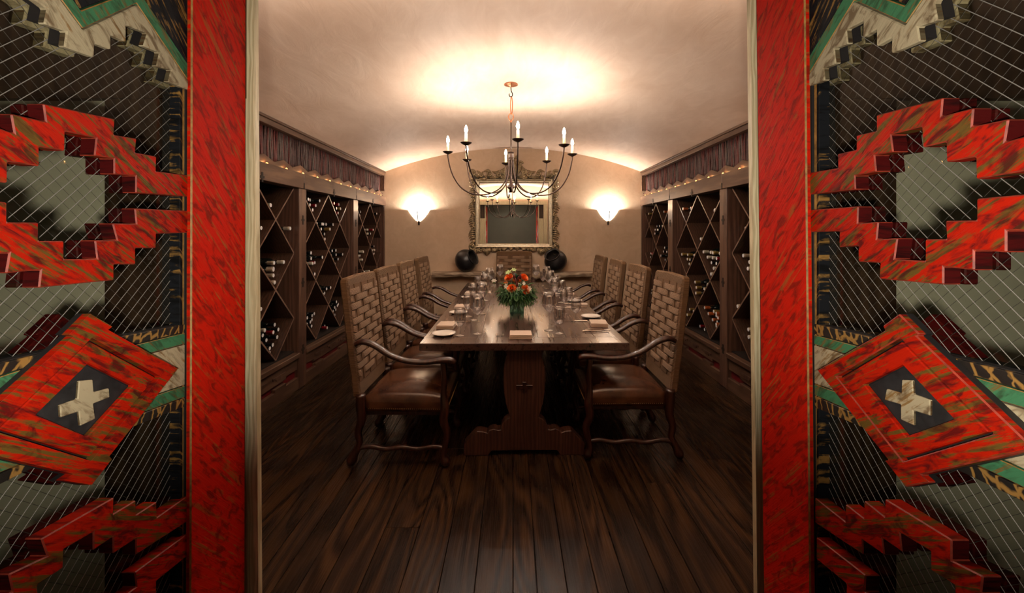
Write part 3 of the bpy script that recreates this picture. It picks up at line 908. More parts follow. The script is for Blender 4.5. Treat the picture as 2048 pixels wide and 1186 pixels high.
def rack(side):
    s = -1 if side == 'left' else 1
    rk = empty('wine_rack', (0, 0, 0), label='dark wooden wine rack with diamond bays along the %s wall' % ('west' if 0 else side), cat='wine rack')
    rk['label'] = ('dark stained wine rack built along the left side of the room' if s < 0 else 'dark stained wine rack built along the right side of the room')
    F = s * RX
    def B(nm, y0, y1, z0, z1, d0, d1, mat, bevel=.003, parent=rk):
        bm = bmesh.new()
        xa, xb = sorted((s * (RX + d0), s * (RX + d1)))
        box(bm, (xa, y0, z0), (xb, y1, z1))
        return link(nm, bm, mat, parent, bevel=bevel)
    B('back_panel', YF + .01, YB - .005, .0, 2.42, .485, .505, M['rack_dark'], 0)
    for k, (a, b) in enumerate(POSTS + [(6.65, YB - .003)]):
        po = B('post', a, b, 0, ZL1, 0, .484, M['rack'], .004)
        c = (a + b) / 2
        if b - a > .1:
            for cz in (1.60, 1.0, .36):
                bm = bmesh.new()
                P = cross_pts(c, cz, .026, .044, .011)
                prism_x(bm, P, s * (RX - .0035), s * (RX + .002))
                link('cross_inlay', bm, M['iron'], po)
    for k, (a, b) in enumerate(BAYS):
        c = (a + b) / 2
        # header beam over each bay, with a cross over the middle
        e0 = POSTS[k][0] + .07 if k else YF + .01
        e1 = (POSTS[k + 1][0] + .07) if k < 3 else YB - .003
        hb = B('header_beam', e0 + .002, e1 - .002, ZL1 + .001, 2.045, -.012, .10, M['rack_h'], .003)
        bm = bmesh.new(); prism_x(bm, cross_pts(c, 1.925, .028, .040, .010), s * (RX - .0155), s * (RX - .010)); link('cross_inlay', bm, M['iron'], hb)
        if k:
            bm = bmesh.new(); prism_x(bm, [(e0 - .009, 1.90), (e0 + .009, 1.90), (e0 + .009, 1.955), (e0 - .009, 1.955)], s * (RX - .0155), s * (RX - .010)); link('peg', bm, M['iron'], hb)
        # ledge, base boards with stepped outlines and the red band between
        B('ledge', a, b, .300, .345, -.012, .484, M['rack_h'], .004)
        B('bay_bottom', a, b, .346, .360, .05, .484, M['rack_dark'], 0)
        B('red_board', a, b, .08, .20, .045, .055, M['red_trim'], 0)
        st = .045
        up = [(a, .299), (b, .299), (b, .165), (c + .36, .165), (c + .36, .14), (c + .24, .14), (c + .24, .165 - .05), (c + .12, .115), (c - .12, .115), (c - .24, .115), (c - .24, .14), (c - .36, .14), (c - .36, .165), (a, .165)]
        up = [(a, .299), (b, .299), (b, .185), (c + .42, .185), (c + .42, .160), (c - .42, .160), (c - .42, .185), (a, .185)]
        bm = bmesh.new(); prism_x(bm, up[::1], s * (RX + .02), s * (RX + .045)); link('base_panel', bm, M['rack_h'], rk, bevel=.002)
        for q in (-.30, 0, .30):
            bm = bmesh.new()
            prism_x(bm, [(c + q - .10, .235), (c + q + .10, .235), (c + q + .10, .215), (c + q + .05, .215), (c + q + .05, .197), (c + q - .05, .197), (c + q - .05, .215), (c + q - .10, .215)], s * (RX + .012), s * (RX + .020))
            link('stepped_block', bm, M['rack'], rk, bevel=.001)
        lo = [(a, .0), (b, .0), (b, .11), (c + .40, .11), (c + .40, .135), (c + .22, .135), (c + .22, .108), (c - .22, .108), (c - .22, .135), (c - .40, .135), (c - .40, .11), (a, .11)]
        bm = bmesh.new(); prism_x(bm, lo, s * (RX + .008), s * (RX + .044)); link('plinth_board', bm, M['rack_h'], rk, bevel=.002)
        # diagonal boards
        t_ = .0075 * sqrt(2)
        U = b - a
        for n_ in range(-1, 5):
            cc = (ZL1 - HALF) - n_ * HALF
            P = clip_poly([(-1, cc - 1 - t_), (3, cc + 3 - t_), (3, cc + 3 + t_), (-1, cc - 1 + t_)], 0, U, ZL0, ZL1 - .001)
            if P:
                bm = bmesh.new(); prism_x(bm, [(a + u, z) for u, z in P], s * (RX + .05), s * (RX + .483)); edge_front(bm); link('lattice_board', bm, [M['lattice'], M['lattice_edge']], rk)
            cc = ZL1 + HALF - n_ * HALF
            P = clip_poly([(-1, cc + 1 - t_), (3, cc - 3 - t_), (3, cc - 3 + t_), (-1, cc + 1 + t_)], 0, U, ZL0, ZL1 - .001)
            if P:
                bm = bmesh.new(); prism_x(bm, [(a + u, z) for u, z in P], s * (RX + .0505), s * (RX + .4825)); edge_front(bm); link('lattice_board', bm, [M['lattice'], M['lattice_edge']], rk)
    # zigzag board with tiny lamps at the foot of each tooth
    y = 3.495 - .30 * 7
    zz = []
    ys = []
    while y < YB - .12:
        if y > YF + .15: ys.append(y)
        y += .302
    outline = [(YF + .01, 2.046), (YB - .004, 2.046)]
    top = []
    for yy in ys:
        top += [(yy - .151, 2.088), (yy, 2.132)]
    top.append((ys[-1] + .151, 2.088)); top.append((YB - .004, 2.10))
    top = [(YF + .01, 2.10)] + top
    bm = bmesh.new(); prism_x(bm, outline + top[::-1], s * (RX + .035), s * (RX + .052)); zg = link('zigzag_board', bm, M['rack_h'], rk, bevel=.0015)
    for i, yy in enumerate(ys):
        bm = bmesh.new()
        lathe(bm, [(.010, 0), (.010, .006), (.006, .012), (0, .014)], 8, Matrix.Translation((s * (RX + .012), yy, 2.0455)))
        link('lamp', bm, M['minibulb'], zg)
        if yy > 2.9:
            lamp('tiny_lamp_light', 'POINT', (s * (RX + .016), yy, 2.066), .05, (1, .48, .16), .006)
    # upright sticks and the moulding over them
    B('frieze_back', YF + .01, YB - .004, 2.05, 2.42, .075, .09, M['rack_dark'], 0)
    fr = B('top_rail', YF + .01, YB - .003, 2.372, 2.418, .0, .08, M['rack_h'], .003)
    B('crown_strip', YF + .01, YB - .003, 2.419, 2.440, -.014, .10, M['rack_h'], .002)
    B('end_stile', 6.665, YB - .003, 2.133, 2.371, .0, .07, M['rack_h'], .002)
    rg = random.Random(11 if s < 0 else 12)
    y = 1.62 if 0 else 3.05
    while y < 6.655:
        o = bpy.data.objects.new('stick', rg.choice(twig_meshes))
        COL.objects.link(o); o.parent = rk
        o.location = (s * (RX + .063 + rg.uniform(-.004, .003)), y, 2.072)
        o.rotation_euler = (rg.uniform(-.012, .012), 0, rg.uniform(0, 6.28))
        y += rg.uniform(.0155, .0225)
    return rk


rack('left'); rack('right')

# bottles: necks toward the room, bodies in the rack
bott = {}


def bottle_meshes():
    for key, col, rough, metal in (('black', (.012, .012, .014), .3, .3), ('red', (.30, .012, .02), .33, .35), ('gold', (.42, .27, .07), .35, .55), ('cream', (.52, .46, .36), .45, .1), ('orange', (.50, .12, .03), .38, .3)):
        mat = plain(key + ' capsule', col, rough, metal)
        bm = bmesh.new()
        # axis +z = toward the neck, tip at z = 0
        lathe(bm, [(.0170, -.001), (.0185, -.004), (.0185, -.024), (.0165, -.027), (.0165, -.060)], 12)
        ring = [v for v in bm.verts if abs(v.co.z + .001) < 1e-6]
        f = bm.faces.new(ring); f.material_index = 1
        me = bpy.data.meshes.new('capsule'); bmesh.ops.recalc_face_normals(bm, faces=bm.faces); bm.to_mesh(me); bm.free()
        me.polygons.foreach_set('use_smooth', [True] * len(me.polygons)); me.set_sharp_from_angle(angle=radians(40))
        me.materials.append(mat); me.materials.append(M['foil_glint'])
        bott[key] = me
    bm = bmesh.new()
    lathe(bm, [(0, -.0545), (.0150, -.055), (.0155, -.085), (.021, -.105), (.034, -.125), (.037, -.145), (.037, -.285), (.034, -.292), (0, -.288)], 14)
    me = bpy.data.meshes.new('wine_bottle'); bmesh.ops.recalc_face_normals(bm, faces=bm.faces); bm.to_mesh(me); bm.free()
    me.polygons.foreach_set('use_smooth', [True] * len(me.polygons))
    me.materials.append(M['bottle'])
    bott['body'] = me


bottle_meshes()
LEVEL = {1: 'topmost', 2: 'upper', 3: 'middle', 4: 'lower', 5: 'lowest'}
COLN = {0: 'the near side', 1: 'the near half', 2: 'the centre', 3: 'the far half', 4: 'the far side'}
rest = bmesh.new()
spots_b = []
rg = random.Random(21)
for s in (-1, 1):
    for bi in (1, 2, 3):
        a, b = BAYS[bi]
        U = b - a
        for j in range(1, 6):
            for i in range(0, 5):
                if (i + j) % 2: continue
                un, zn = i * HALF / 2, ZL1 - j * HALF / 2
                if un > U + .01: continue
                rows = rg.choice((3, 4, 4, 5, 5)) if j != 1 else rg.choice((2, 3, 3, 4))
                if i in (0, 4): rows = rg.choice((2, 3, 4))
                if rg.random() < .03: continue
                main = rg.choice(('black', 'black', 'black', 'red', 'black', 'gold', 'cream', 'black', 'orange' if s > 0 else 'red'))
                d = .0785
                for r_ in range(rows):
                    for q in range(r_ + 1):
                        aa, bb = q, r_ - q
                        if aa > 4 or bb > 4: continue
                        u = un + (aa - bb) * d / sqrt(2)
                        z = zn + .0385 * sqrt(2) + .012 + (aa + bb) * d / sqrt(2)
                        if u < .045 or u > U - .045 or z > ZL1 - .05: continue
                        if r_ == rows - 1 and rg.random() < .25: continue
                        yw = a + u
                        key = main if rg.random() < .8 else rg.choice(('black', 'red', 'gold', 'cream'))
                        spots_b.append((yw, s, bi, i, j, key, z, rg.uniform(.03, .10) if rg.random() < .85 else rg.uniform(.0, .03)))
        # a few bottles on the bay floor
        for c0, nb in ((0, 3), (HALF, 4)):
            for q in range(nb):
                u = c0 + (.05 if c0 == 0 else -.12) + q * .082
                if c0 == 0: u = .045 + q * .08
                if u > U - .05: continue
                spots_b.append((a + u, s, bi, 0 if c0 == 0 else 2, 6, rg.choice(('black', 'black', 'gold', 'red')), ZL0 + .0385, rg.uniform(.03, .12)))
# nearest and visible first (bays cut off by the door frame count last)
vis = [p for p in spots_b if p[0] > 3.30]
vis.sort(key=lambda p: p[0])
half = {-1: 0, 1: 0}
for p in vis:
    yw, s, bi, i, j, key, z, dep = p
    xt = s * (RX + .05 + dep)
    R = Matrix.Translation((xt, yw, z)) @ Matrix.Rotation(-s * pi / 2, 4, 'Y')
    half[s] += 1
    if half[s] <= 150:
        o = bpy.data.objects.new('wine_bottle', bott['body']); COL.objects.link(o)
        o.matrix_world = R
        c = bpy.data.objects.new('capsule', bott[key]); COL.objects.link(c); c.parent = o
        if j == 6:
            lab = '%s-capped bottle lying on the floor of the %s, %s rack' % (key, BAYNAME[bi], 'left' if s < 0 else 'right')
        else:
            lab = '%s-capped bottle, %s cell on %s, %s, %s rack' % (key, LEVEL[j], COLN[i], BAYNAME[bi], 'left' if s < 0 else 'right')
        tag(o, lab, 'bottle', lab.replace('bottle', 'bottles'))
    else:
        for me, off in ((bott['body'], 0), (bott[key], 1)):
            nv = len(rest.verts)
            tmp = bmesh.new(); tmp.from_mesh(me); tmp.transform(R)
            vm = [rest.verts.new(v.co) for v in tmp.verts]
            for f in tmp.faces:
                nf = rest.faces.new([vm[v.index] for v in f.verts])
                nf.smooth = True
                nf.material_index = 0 if off == 0 else ({'black': 1, 'red': 2, 'gold': 3, 'cream': 4, 'orange': 5}[key] if f.material_index == 0 else 6)
            tmp.free()
link('wine_bottles', rest, [M['bottle']] + [bott[k].materials[0] for k in ('black', 'red', 'gold', 'cream', 'orange')] + [M['foil_glint']],
     label='remaining dark wine bottles in the cells closest to the end wall', cat='wine bottles', kind='stuff')

# ------------------------------------------------------------------ dining table
TY0, TY1, THW, TZ = 2.765, 6.12, .685, .76
SKEW = -.0125          # the table stands a little askew


def tx(y): return .076 + (y - TY0) * SKEW


tb = empty('dining_table', (tx(TY0), TY0, 0), -SKEW * -1 * -1, label='long polished dark wood trestle table set for dinner', cat='table')
tb.rotation_euler = (0, 0, math.atan(-SKEW))
TL = TY1 - TY0
bm = bmesh.new()
# top planks run along the table between two cross boards
nb = 7
pw = 2 * THW / nb
for i in range(nb):
    o_bm = bmesh.new()
    box(o_bm, (-THW + i * pw + .0006, .155, TZ - .05), (-THW + (i + 1) * pw - .0006, TL / 2 - .001, TZ))
    link('top_plank', o_bm, M['table'], tb, bevel=.0015)
    o_bm = bmesh.new()
    box(o_bm, (-THW + i * pw + .0006, TL / 2 + .001, TZ - .05), (-THW + (i + 1) * pw - .0006, TL - .155, TZ))
    link('top_plank', o_bm, M['table'], tb, bevel=.0015)
for y0, y1 in ((0, .154), (TL - .154, TL)):
    o_bm = bmesh.new(); box(o_bm, (-THW, y0, TZ - .0505), (THW, y1, TZ + .0002)); link('breadboard_end', o_bm, M['table'], tb, bevel=.004)
bm.free()
half_prof = [(.40, 0), (.40, .078), (.33, .150), (.315, .163), (.275, .160), (.245, .150), (.235, .165), (.205, .178), (.175, .168), (.155, .172), (.150, .20), (.137, .225), (.115, .243), (.096, .252), (.100, .27), (.122, .34), (.136, .42), (.140, .50), (.136, .58), (.125, .63), (.112, .66), (.125, .685), (.14, .709)]
for k, yy in enumerate((.055, TL - .135)):
    P = [(x, z) for x, z in half_prof] + [(-x, z) for x, z in half_prof[::-1]]
    # cut-out under the foot
    P = P + [(-.24, 0), (-.215, .033), (.215, .033), (.24, 0)]
    bm = bmesh.new(); prism_y(bm, P, yy, yy + .08)
    tr = link('trestle', bm, M['trestle'], tb, bevel=.004)
    bm = bmesh.new(); prism_y(bm, cross_pts(0, .455, .055, .034, .013), yy - .006, yy + .001)
    link('cross_tenon', bm, M['chairwood'], tr, bevel=.002)
bm = bmesh.new(); box(bm, (-.03, .136, .40), (.03, TL - .136, .50)); link('stretcher_beam', bm, M['trestle'], tb, bevel=.003)
for sx in (-1, 1):
    bm = bmesh.new(); box(bm, (sx * .42 - .012, .14, TZ - .11), (sx * .42 + .012, TL - .14, TZ - .0515)); link('apron', bm, M['trestle'], tb, bevel=.002)

# ------------------------------------------------------------------ chairs

def make_chair():
    root = empty('dining_chair')
    # back: a wrapped slab leaning rearward; local frame b: origin at its foot
    lean = math.atan(.085 / .76)
    Mb = Matrix.Translation((-.262, 0, .435)) @ Matrix.Rotation(-lean, 4, 'Y')
    H, HWD, TH = .765, .272, .052
    bm = bmesh.new()
    # rounded slab: outline in (y,z) with slightly rising crown
    P = [(-HWD + .01, 0), (HWD - .01, 0), (HWD, .3), (HWD, H - .02), (HWD - .02, H - .004), (0, H + .004), (-HWD + .02, H - .004), (-HWD, H - .02), (-HWD, .3)]
    prism(bm, P, lambda y, z: Mb @ V3((-TH, y, z)), lambda y, z: Mb @ V3((0, y, z)))
    back = link('backrest', bm, M['cord_wrap'], root, bevel=.010)
    # woven panel standing on the front: upright straps with wide blocks passing over and under
    ncol, nrow = 4, 12
    y0, y1, z0, z1 = -.255, .255, .125, .690
    cw, rh = (y1 - y0) / ncol, (z1 - z0) / nrow
    for c in range(ncol + 1):
        yc = y0 + c * cw
        bm = bmesh.new()
        box(bm, (0.0005, max(y0, yc - .052), z0 - .03), (.0045, min(y1, yc + .052), z1 + .022), Mb)
        link('upright_strap', bm, M['cord_v'], back)
    for sd in (0, 1):
        for r in range(nrow):
            for c in range(-1, ncol + 1):
                if (r + c) % 2 == 0: continue
                # wide block covers 1.45 cells around its centre
                yc = y0 + (c + .5) * cw
                a, b = max(y0 - .004, yc - cw * .73), min(y1 + .004, yc + cw * .73)
                if b - a < .02: continue
                if sd: continue
                zc0, zc1 = z0 + r * rh + .002, z0 + (r + 1) * rh - .002
                bm = bmesh.new()
                # pillow shaped block: edges dive under the neighbours
                g = []
                for (yy, xx) in ((a, .003), (a + .010, .0105), ((a + b) / 2, .0130), (b - .010, .0105), (b, .003)):
                    g.append([bm.verts.new(Mb @ V3((xx - .002, yy, zc0))), bm.verts.new(Mb @ V3((xx, yy, zc0 + .006))), bm.verts.new(Mb @ V3((xx, yy, zc1 - .006))), bm.verts.new(Mb @ V3((xx - .002, yy, zc1)))])
                for p in range(4):
                    for q in range(3):
                        bm.faces.new((g[p][q], g[p + 1][q], g[p + 1][q + 1], g[p][q + 1]))
                bm.faces.new([g[p][0] for p in range(5)][::-1] + [bm.verts.new(Mb @ V3((.0008, a, zc0))), bm.verts.new(Mb @ V3((.0008, b, zc0)))])
                link('weave_block', bm, M['cord_h'], back, smooth='full', recalc=True)
    # seat
    bm = bmesh.new()
    nx, ny = 12, 12
    xa, xb, hw = -.245, .285, .262
    grid = []
    for i in range(nx + 1):
        row = []
        for j in range(ny + 1):
            u, v = i / nx * 2 - 1, j / ny * 2 - 1
            x = (xa + xb) / 2 + u * (xb - xa) / 2
            y = v * (hw + .006 * u)
            dome = (1 - abs(u) ** 3) * (1 - abs(v) ** 3)
            row.append(bm.verts.new((x, y, .435 + .062 * dome ** .6)))
        grid.append(row)
    for i in range(nx):
        for j in range(ny):
            bm.faces.new((grid[i][j], grid[i + 1][j], grid[i + 1][j + 1], grid[i][j + 1]))
    edge = [grid[i][0] for i in range(nx)] + [grid[nx][j] for j in range(ny)] + [grid[nx - i][ny] for i in range(nx)] + [grid[0][ny - j] for j in range(ny)]
    prev = edge
    for dz, off in ((.40, .004), (.365, .0), (.345, -.002)):
        cur = []
        for v in edge:
            d = V3((v.co.x - (xa + xb) / 2, v.co.y, 0)).normalized()
            cur.append(bm.verts.new((v.co.x + d.x * off, v.co.y + d.y * off, dz)))
        for k in range(len(edge)):
            bm.faces.new((prev[k], cur[k], cur[(k + 1) % len(edge)], prev[(k + 1) % len(edge)]))
        prev = cur
    bm.faces.new(prev)
    seat = link('seat', bm, M['leather'], root, smooth='full')
    bm = bmesh.new()
    def nail(x, y, dx, dy):
        for k in (0,):
            Mx = Matrix.Translation((x, y, .362)) @ V3((dx, dy, 0)).to_track_quat('Z', 'Y').to_matrix().to_4x4()
            lathe(bm, [(.0036, 0), (.0026, .002), (0, .003)], 6, Mx)
    for k in range(37):
        x = xa + .03 + k * (xb - xa - .05) / 36
        nail(x, hw + .004 * ((x - .02) / .265), 0, 1); nail(x, -hw - .004 * ((x - .02) / .265), 0, -1)
    for k in range(36):
        nail(xb + .0005, -hw + .012 + k * (2 * hw - .024) / 35, 1, 0)
    link('nailhead_trim', bm, M['brass'], seat, kind='stuff')
    # legs: wavy, with scrolled feet
    for sy in (-1, 1):
        y = sy * .268
        pts = spline([(.262, y, .665), (.268, y, .56), (.262, y, .46), (.272, y, .37), (.262, y, .29), (.288, y, .21), (.272, y, .13), (.262, y, .075), (.275, y, .035), (.283, y, .012)], 4)
        rr = lerps([.022, .021, .021, .032, .031, .026, .022, .027, .035, .022], 4)
        bm = bmesh.new(); tube(bm, pts, rr, 10, squash=(.9, 1)); link('leg', bm, M['chairwood'], root, smooth='full')
        pts = spline([(-.262, y, .455), (-.262, y, .38), (-.255, y, .30), (-.278, y, .22), (-.268, y, .15), (-.300, y, .08), (-.318, y, .04), (-.322, y, .012)], 4)
        rr = lerps([.033, .033, .031, .026, .023, .028, .036, .022], 4)
        bm = bmesh.new(); tube(bm, pts, rr, 10, squash=(.9, 1)); link('leg', bm, M['chairwood'], root, smooth='full')
        # arm
        yo = sy * .278
        pts = spline([(-.292, yo, .775), (-.245, yo, .792), (-.17, yo * 1.02, .772), (-.07, yo * 1.05, .712), (.04, yo * 1.06, .676), (.15, yo * 1.05, .668), (.25, yo * 1.02, .678), (.31, yo, .676), (.338, yo, .658)], 4)
        rr = lerps([.020, .025, .025, .023, .022, .023, .026, .028, .018], 4)
        rings_bm = bmesh.new(); tube(rings_bm, pts, rr, 10, squash=(.75, 1.15)); link('arm', rings_bm, M['chairwood'], root, smooth='full')
        # side stretcher
        pts = spline([(-.29, y, .115), (-.20, y, .128), (-.10, y, .112), (0, y, .124), (.10, y, .112), (.20, y, .128), (.268, y, .118)], 3)
        bm = bmesh.new(); tube(bm, pts, .0165, 8); link('stretcher', bm, M['chairwood'], root, smooth='full')
    pts = spline([(0, -.262, .118), (0, -.13, .106), (0, 0, .126), (0, .13, .106), (0, .262, .118)], 4)
    bm = bmesh.new(); tube(bm, pts, .0165, 8); link('stretcher', bm, M['chairwood'], root, smooth='full')
    bm = bmesh.new()
    box(bm, (-.24, -.245, .315), (.262, .245, .346))
    link('seat_rail', bm, M['chairwood'], root, bevel=.004)
    return root


ORD = ['nearest the doorway', 'second from the doorway', 'third from the doorway', 'closest to the end wall']
ch = make_chair()
first = True
for s, xc, ys_ in ((-1, -.70, (2.955, 3.60, 4.29, 5.08)), (1, .765, (3.04, 3.79, 4.53, 5.33))):
    for k, y in enumerate(ys_):
        if first: o = ch; first = False
        else: o = copy_tree(ch)
        o.location = (xc - .012 * (y - 2.9), y, 0)
        o.rotation_euler = (0, 0, (0 if s < 0 else pi) + random.uniform(-.012, .012))
        lab = 'woven rush-back armchair with leather seat, %s side of table, %s' % ('left' if s < 0 else 'right', ORD[k])
        tag(o, lab, 'chair', 'armchairs along the %s side of the table' % ('left' if s < 0 else 'right'))
o = copy_tree(ch)
o.location = (.02, 6.145, 0)
o.rotation_euler = (0, 0, -pi / 2)
tag(o, 'woven rush-back armchair at the far head of the table under the mirror', 'chair', 'armchair at the head of the table')

# ------------------------------------------------------------------ chandelier
CX, CY, CZ, CR = -.018, 3.81, 2.185, .56
cz_ceil = arc_z(CX)
chd = empty('chandelier', (CX, CY, cz_ceil), label='eight-arm bronze candle chandelier hanging over the table', cat='chandelier')


def cpart(nm, bm, mat, parent=chd, **kw):
    o = link(nm, bm, mat, parent, **kw)
    return o


def rel(p): return (p[0], p[1], p[2] - cz_ceil)


bm = bmesh.new(); lathe(bm, [(0, .0), (.060, -.002), (.062, -.008), (.030, -.018), (.008, -.024), (0, -.026)], 28)
cpart('canopy', bm, M['copper'], smooth=True)
# hook, copper link, loop
bm = bmesh.new()
pts = spline([(0, 0, -.02), (.002, 0, -.06), (.012, 0, -.085), (.010, 0, -.108), (-.008, 0, -.112), (-.016, 0, -.098), (-.014, 0, -.085)], 5)
tube(bm, pts, .0042, 7); cpart('hook', bm, M['iron'], smooth='full')
bm = bmesh.new()
pts = [(.004 + .009 * cos(a), 0, -.118 - .014 * 0 - .0 + .0 + (-.075) + .078 * sin(a)) for a in [pi / 2 + 2 * pi * k / 20 for k in range(21)]]
tube(bm, pts, .0045, 7, cap=False); cpart('copper_link', bm, M['copper'], smooth='full')
zl = 2.50 - cz_ceil
zlink = -.118 - .075 - .078
bm = bmesh.new()
pts = spline([(0, 0, zlink - .075), (-.008, 0, zlink - .055), (-.022, 0, zlink - .028), (-.016, 0, zlink - .002), (0, 0, zlink + .006), (.016, 0, zlink - .002), (.022, 0, zlink - .028), (.008, 0, zlink - .055), (0, 0, zlink - .075)], 4)
tube(bm, pts, .0046, 7); cpart('loop', bm, M['copper'], smooth='full')
bm = bmesh.new(); tube(bm, [(0, 0, zlink - .072), (0, 0, 2.0 - cz_ceil)], .0055, 8); cpart('stem', bm, M['rust'], smooth='full')
bm = bmesh.new(); lathe(bm, [(0, .035), (.026, .035), (.028, .028), (.020, .022), (.020, -.03), (.025, -.04), (0, -.04)], 20, Matrix.Translation((0, 0, 2.165 - cz_ceil)))
cpart('collar', bm, M['rust'], smooth=True)
bm = bmesh.new(); lathe(bm, [(0, .24), (.009, .24), (.010, .08), (.032, .05), (.036, .038), (.014, .018), (.010, .0), (0, -.012)], 18, Matrix.Translation((0, 0, 1.845 - cz_ceil)))
cpart('finial', bm, M['rust'], smooth=True)
bz = CZ - cz_ceil
for k in range(8):
    th = radians(-5.7) - pi / 2 + radians(11.4) + k * pi / 4
    dx, dy = cos(th), sin(th)
    prof = [(.018, 2.15), (.024, 2.06), (.045, 1.96), (.095, 1.88), (.175, 1.832), (.26, 1.815), (.36, 1.828), (.45, 1.885), (.515, 1.985), (.548, 2.09), (CR, CZ - .012)]
    pts = spline([(r * dx, r * dy, z - cz_ceil) for r, z in prof], 4)
    bm = bmesh.new(); tube(bm, pts, .0062, 7); arm = cpart('arm', bm, M['rust'], smooth='full')
    T = Matrix.Translation((CR * dx, CR * dy, bz))
    bm = bmesh.new(); lathe(bm, [(0, -.016), (.008, -.014), (.030, -.004), (.044, .006), (.046, .009), (.042, .008), (.020, -.002), (0, -.004)], 20, T)
    link('drip_dish', bm, M['rust'], arm, smooth=True)
    bm = bmesh.new(); lathe(bm, [(0, -.002), (.0115, -.002), (.0115, .078), (.009, .082), (0, .082)], 12, T)
    cn = link('candle_sleeve', bm, M['candle'], arm, smooth=True)
    bm = bmesh.new(); lathe(bm, [(.005, .0825), (.007, .088), (.0125, .100), (.0135, .112), (.010, .128), (.005, .142), (0, .150)], 12, T)
    link('bulb', bm, M['bulb'], arm, smooth='full')
    lamp('candle_light', 'POINT', (CX + CR * dx, CY + CR * dy, CZ + .125), CHAND_W, (1, .90, .79), .02)

# ------------------------------------------------------------------ sconces
for s, xc, zc in ((-1, -1.485, 1.745), (1, 1.50, 1.75)):
    sc = empty('wall_sconce', (xc, YB, zc), label='lit frosted half-bowl wall sconce %s of the mirror' % ('left' if s < 0 else 'right'), cat='sconce', group='sconces beside the mirror')
    bm = bmesh.new()
    prof = [(.020, -.082), (.048, -.066), (.088, -.025), (.130, .030), (.165, .085)]
    rings = []
    for r, z in prof:
        rings.append([bm.verts.new((r * cos(a), -r * .62 * sin(a) - .004, z)) for a in [pi * k / 20 for k in range(21)]])
    for i in range(len(rings) - 1):
        for k in range(20):
            bm.faces.new((rings[i][k], rings[i][k + 1], rings[i + 1][k + 1], rings[i + 1][k]))
    bm.faces.new(rings[0])
    o = link('glass_bowl', bm, M['sconce'], sc, smooth='full')
    sm = o.modifiers.new('thick', 'SOLIDIFY'); sm.thickness = .004
    bm = bmesh.new()
    pts = [(0, -.006, -.13), (0, -.035, -.12), (0, -.062, -.08), (0, -.085, -.02), (0, -.112, .045), (0, -.118, .065)]
    tube(bm, pts, .0045, 6)
    box(bm, (-.012, -.012, -.15), (.012, -.001, -.09))
    link('metal_clip', bm, M['iron'], sc)
    lamp('sconce_light', 'POINT', (xc, YB - .055, zc + .06), SCONCE_W, (1, .93, .84), .03)

# ------------------------------------------------------------------ mirror with carved frame
MX0, MX1, MZ0, MZ1 = -.525, .555, 1.31, 2.255
mc = (MX0 + MX1) / 2
mir = empty('wall_mirror', (mc, YB, MZ0), label='large mirror in a carved baroque gilt frame on the end wall', cat='mirror')


def ml(p): return (p[0] - mc, p[1] - YB, p[2] - MZ0)


hwm, hh = (MX1 - MX0) / 2, MZ1 - MZ0
bm = bmesh.new(); box(bm, (-hwm - .01, -.030, -.01), (hwm + .01, -.024, hh + .01)); link('mirror_glass', bm, M['mirror'], mir)
bm = bmesh.new(); box(bm, (-hwm - .10, -.0235, -.09), (hwm + .10, -.002, hh + .12)); link('backing_board', bm, M['gilt_dark'], mir)


def frame_ring(nm, prof, mat):
    """prof: list of (offset outward, depth) swept around the mirror with mitred corners"""
    bm = bmesh.new()
    loops = []
    for off, d in prof:
        loops.append([bm.verts.new(p) for p in ((-hwm - off, -d, -off), (hwm + off, -d, -off), (hwm + off, -d, hh + off), (-hwm - off, -d, hh + off))])
    for i in range(len(loops) - 1):
        for k in range(4):
            j = (k + 1) % 4
            bm.faces.new((loops[i][k], loops[i][j], loops[i + 1][j], loops[i + 1][k]))
    return link(nm, bm, mat, mir)


frame_ring('inner_moulding', [(0, .031), (0, .040), (.008, .050), (.014, .048), (.017, .040), (.034, .043), (.042, .058), (.055, .062), (.062, .054), (.066, .03)], M['gilt_pale'])


def scroll(bm, c, size, ang, turn=1, d=.045, r=.014, tail=None):
    """volute: a spiral in the wall plane, optional tail"""
    n = 22
    pts, rr = [], []
    for k in range(n + 1):
        t_ = k / n
        a = ang + turn * (t_ * 2.3 * pi)
        R_ = size * (.12 + .88 * (1 - t_) ** 1.1)
        pts.append((c[0] + R_ * cos(a), -d - .018 * t_, c[1] + R_ * sin(a)))
        rr.append(r * (1 - .35 * t_))
    tube(bm, pts, rr, 7)
    Mx = Matrix.Translation((c[0], -d - .020, c[1])) @ Matrix.Rotation(pi / 2, 4, 'X')
    lathe(bm, [(size * .30, 0), (size * .24, .008), (0, .014)], 8, Mx)


def leafy(bm, a, b, bulge, w, d=.04, n=8, ribs=3):
    """acanthus-like lobe: several ribs fanning from a to b"""
    ax, az = a; bx, bz = b
    L = math.hypot(bx - ax, bz - az)
    ux, uz = (bx - ax) / L, (bz - az) / L
    px, pz = -uz, ux
    for q in range(ribs):
        f = (q - (ribs - 1) / 2)
        pts, rr = [], []
        for k in range(n + 1):
            t_ = k / n
            o_ = bulge * sin(pi * t_) + f * w * sin(pi * min(1, t_ * .8 + .1)) * (1 - .2 * t_)
            pts.append((ax + ux * L * t_ + px * o_, -d - .022 * sin(pi * t_), az + uz * L * t_ + pz * o_))
            rr.append(w * .62 * (sin(pi * (t_ * .9 + .05)) ** .7))
        tube(bm, pts, rr, 6)


def carved(nm, parts, mat='gilt'):
    bm = bmesh.new()
    for f, args in parts: f(bm, *args)
    return link(nm, bm, M[mat], mir, smooth='full')


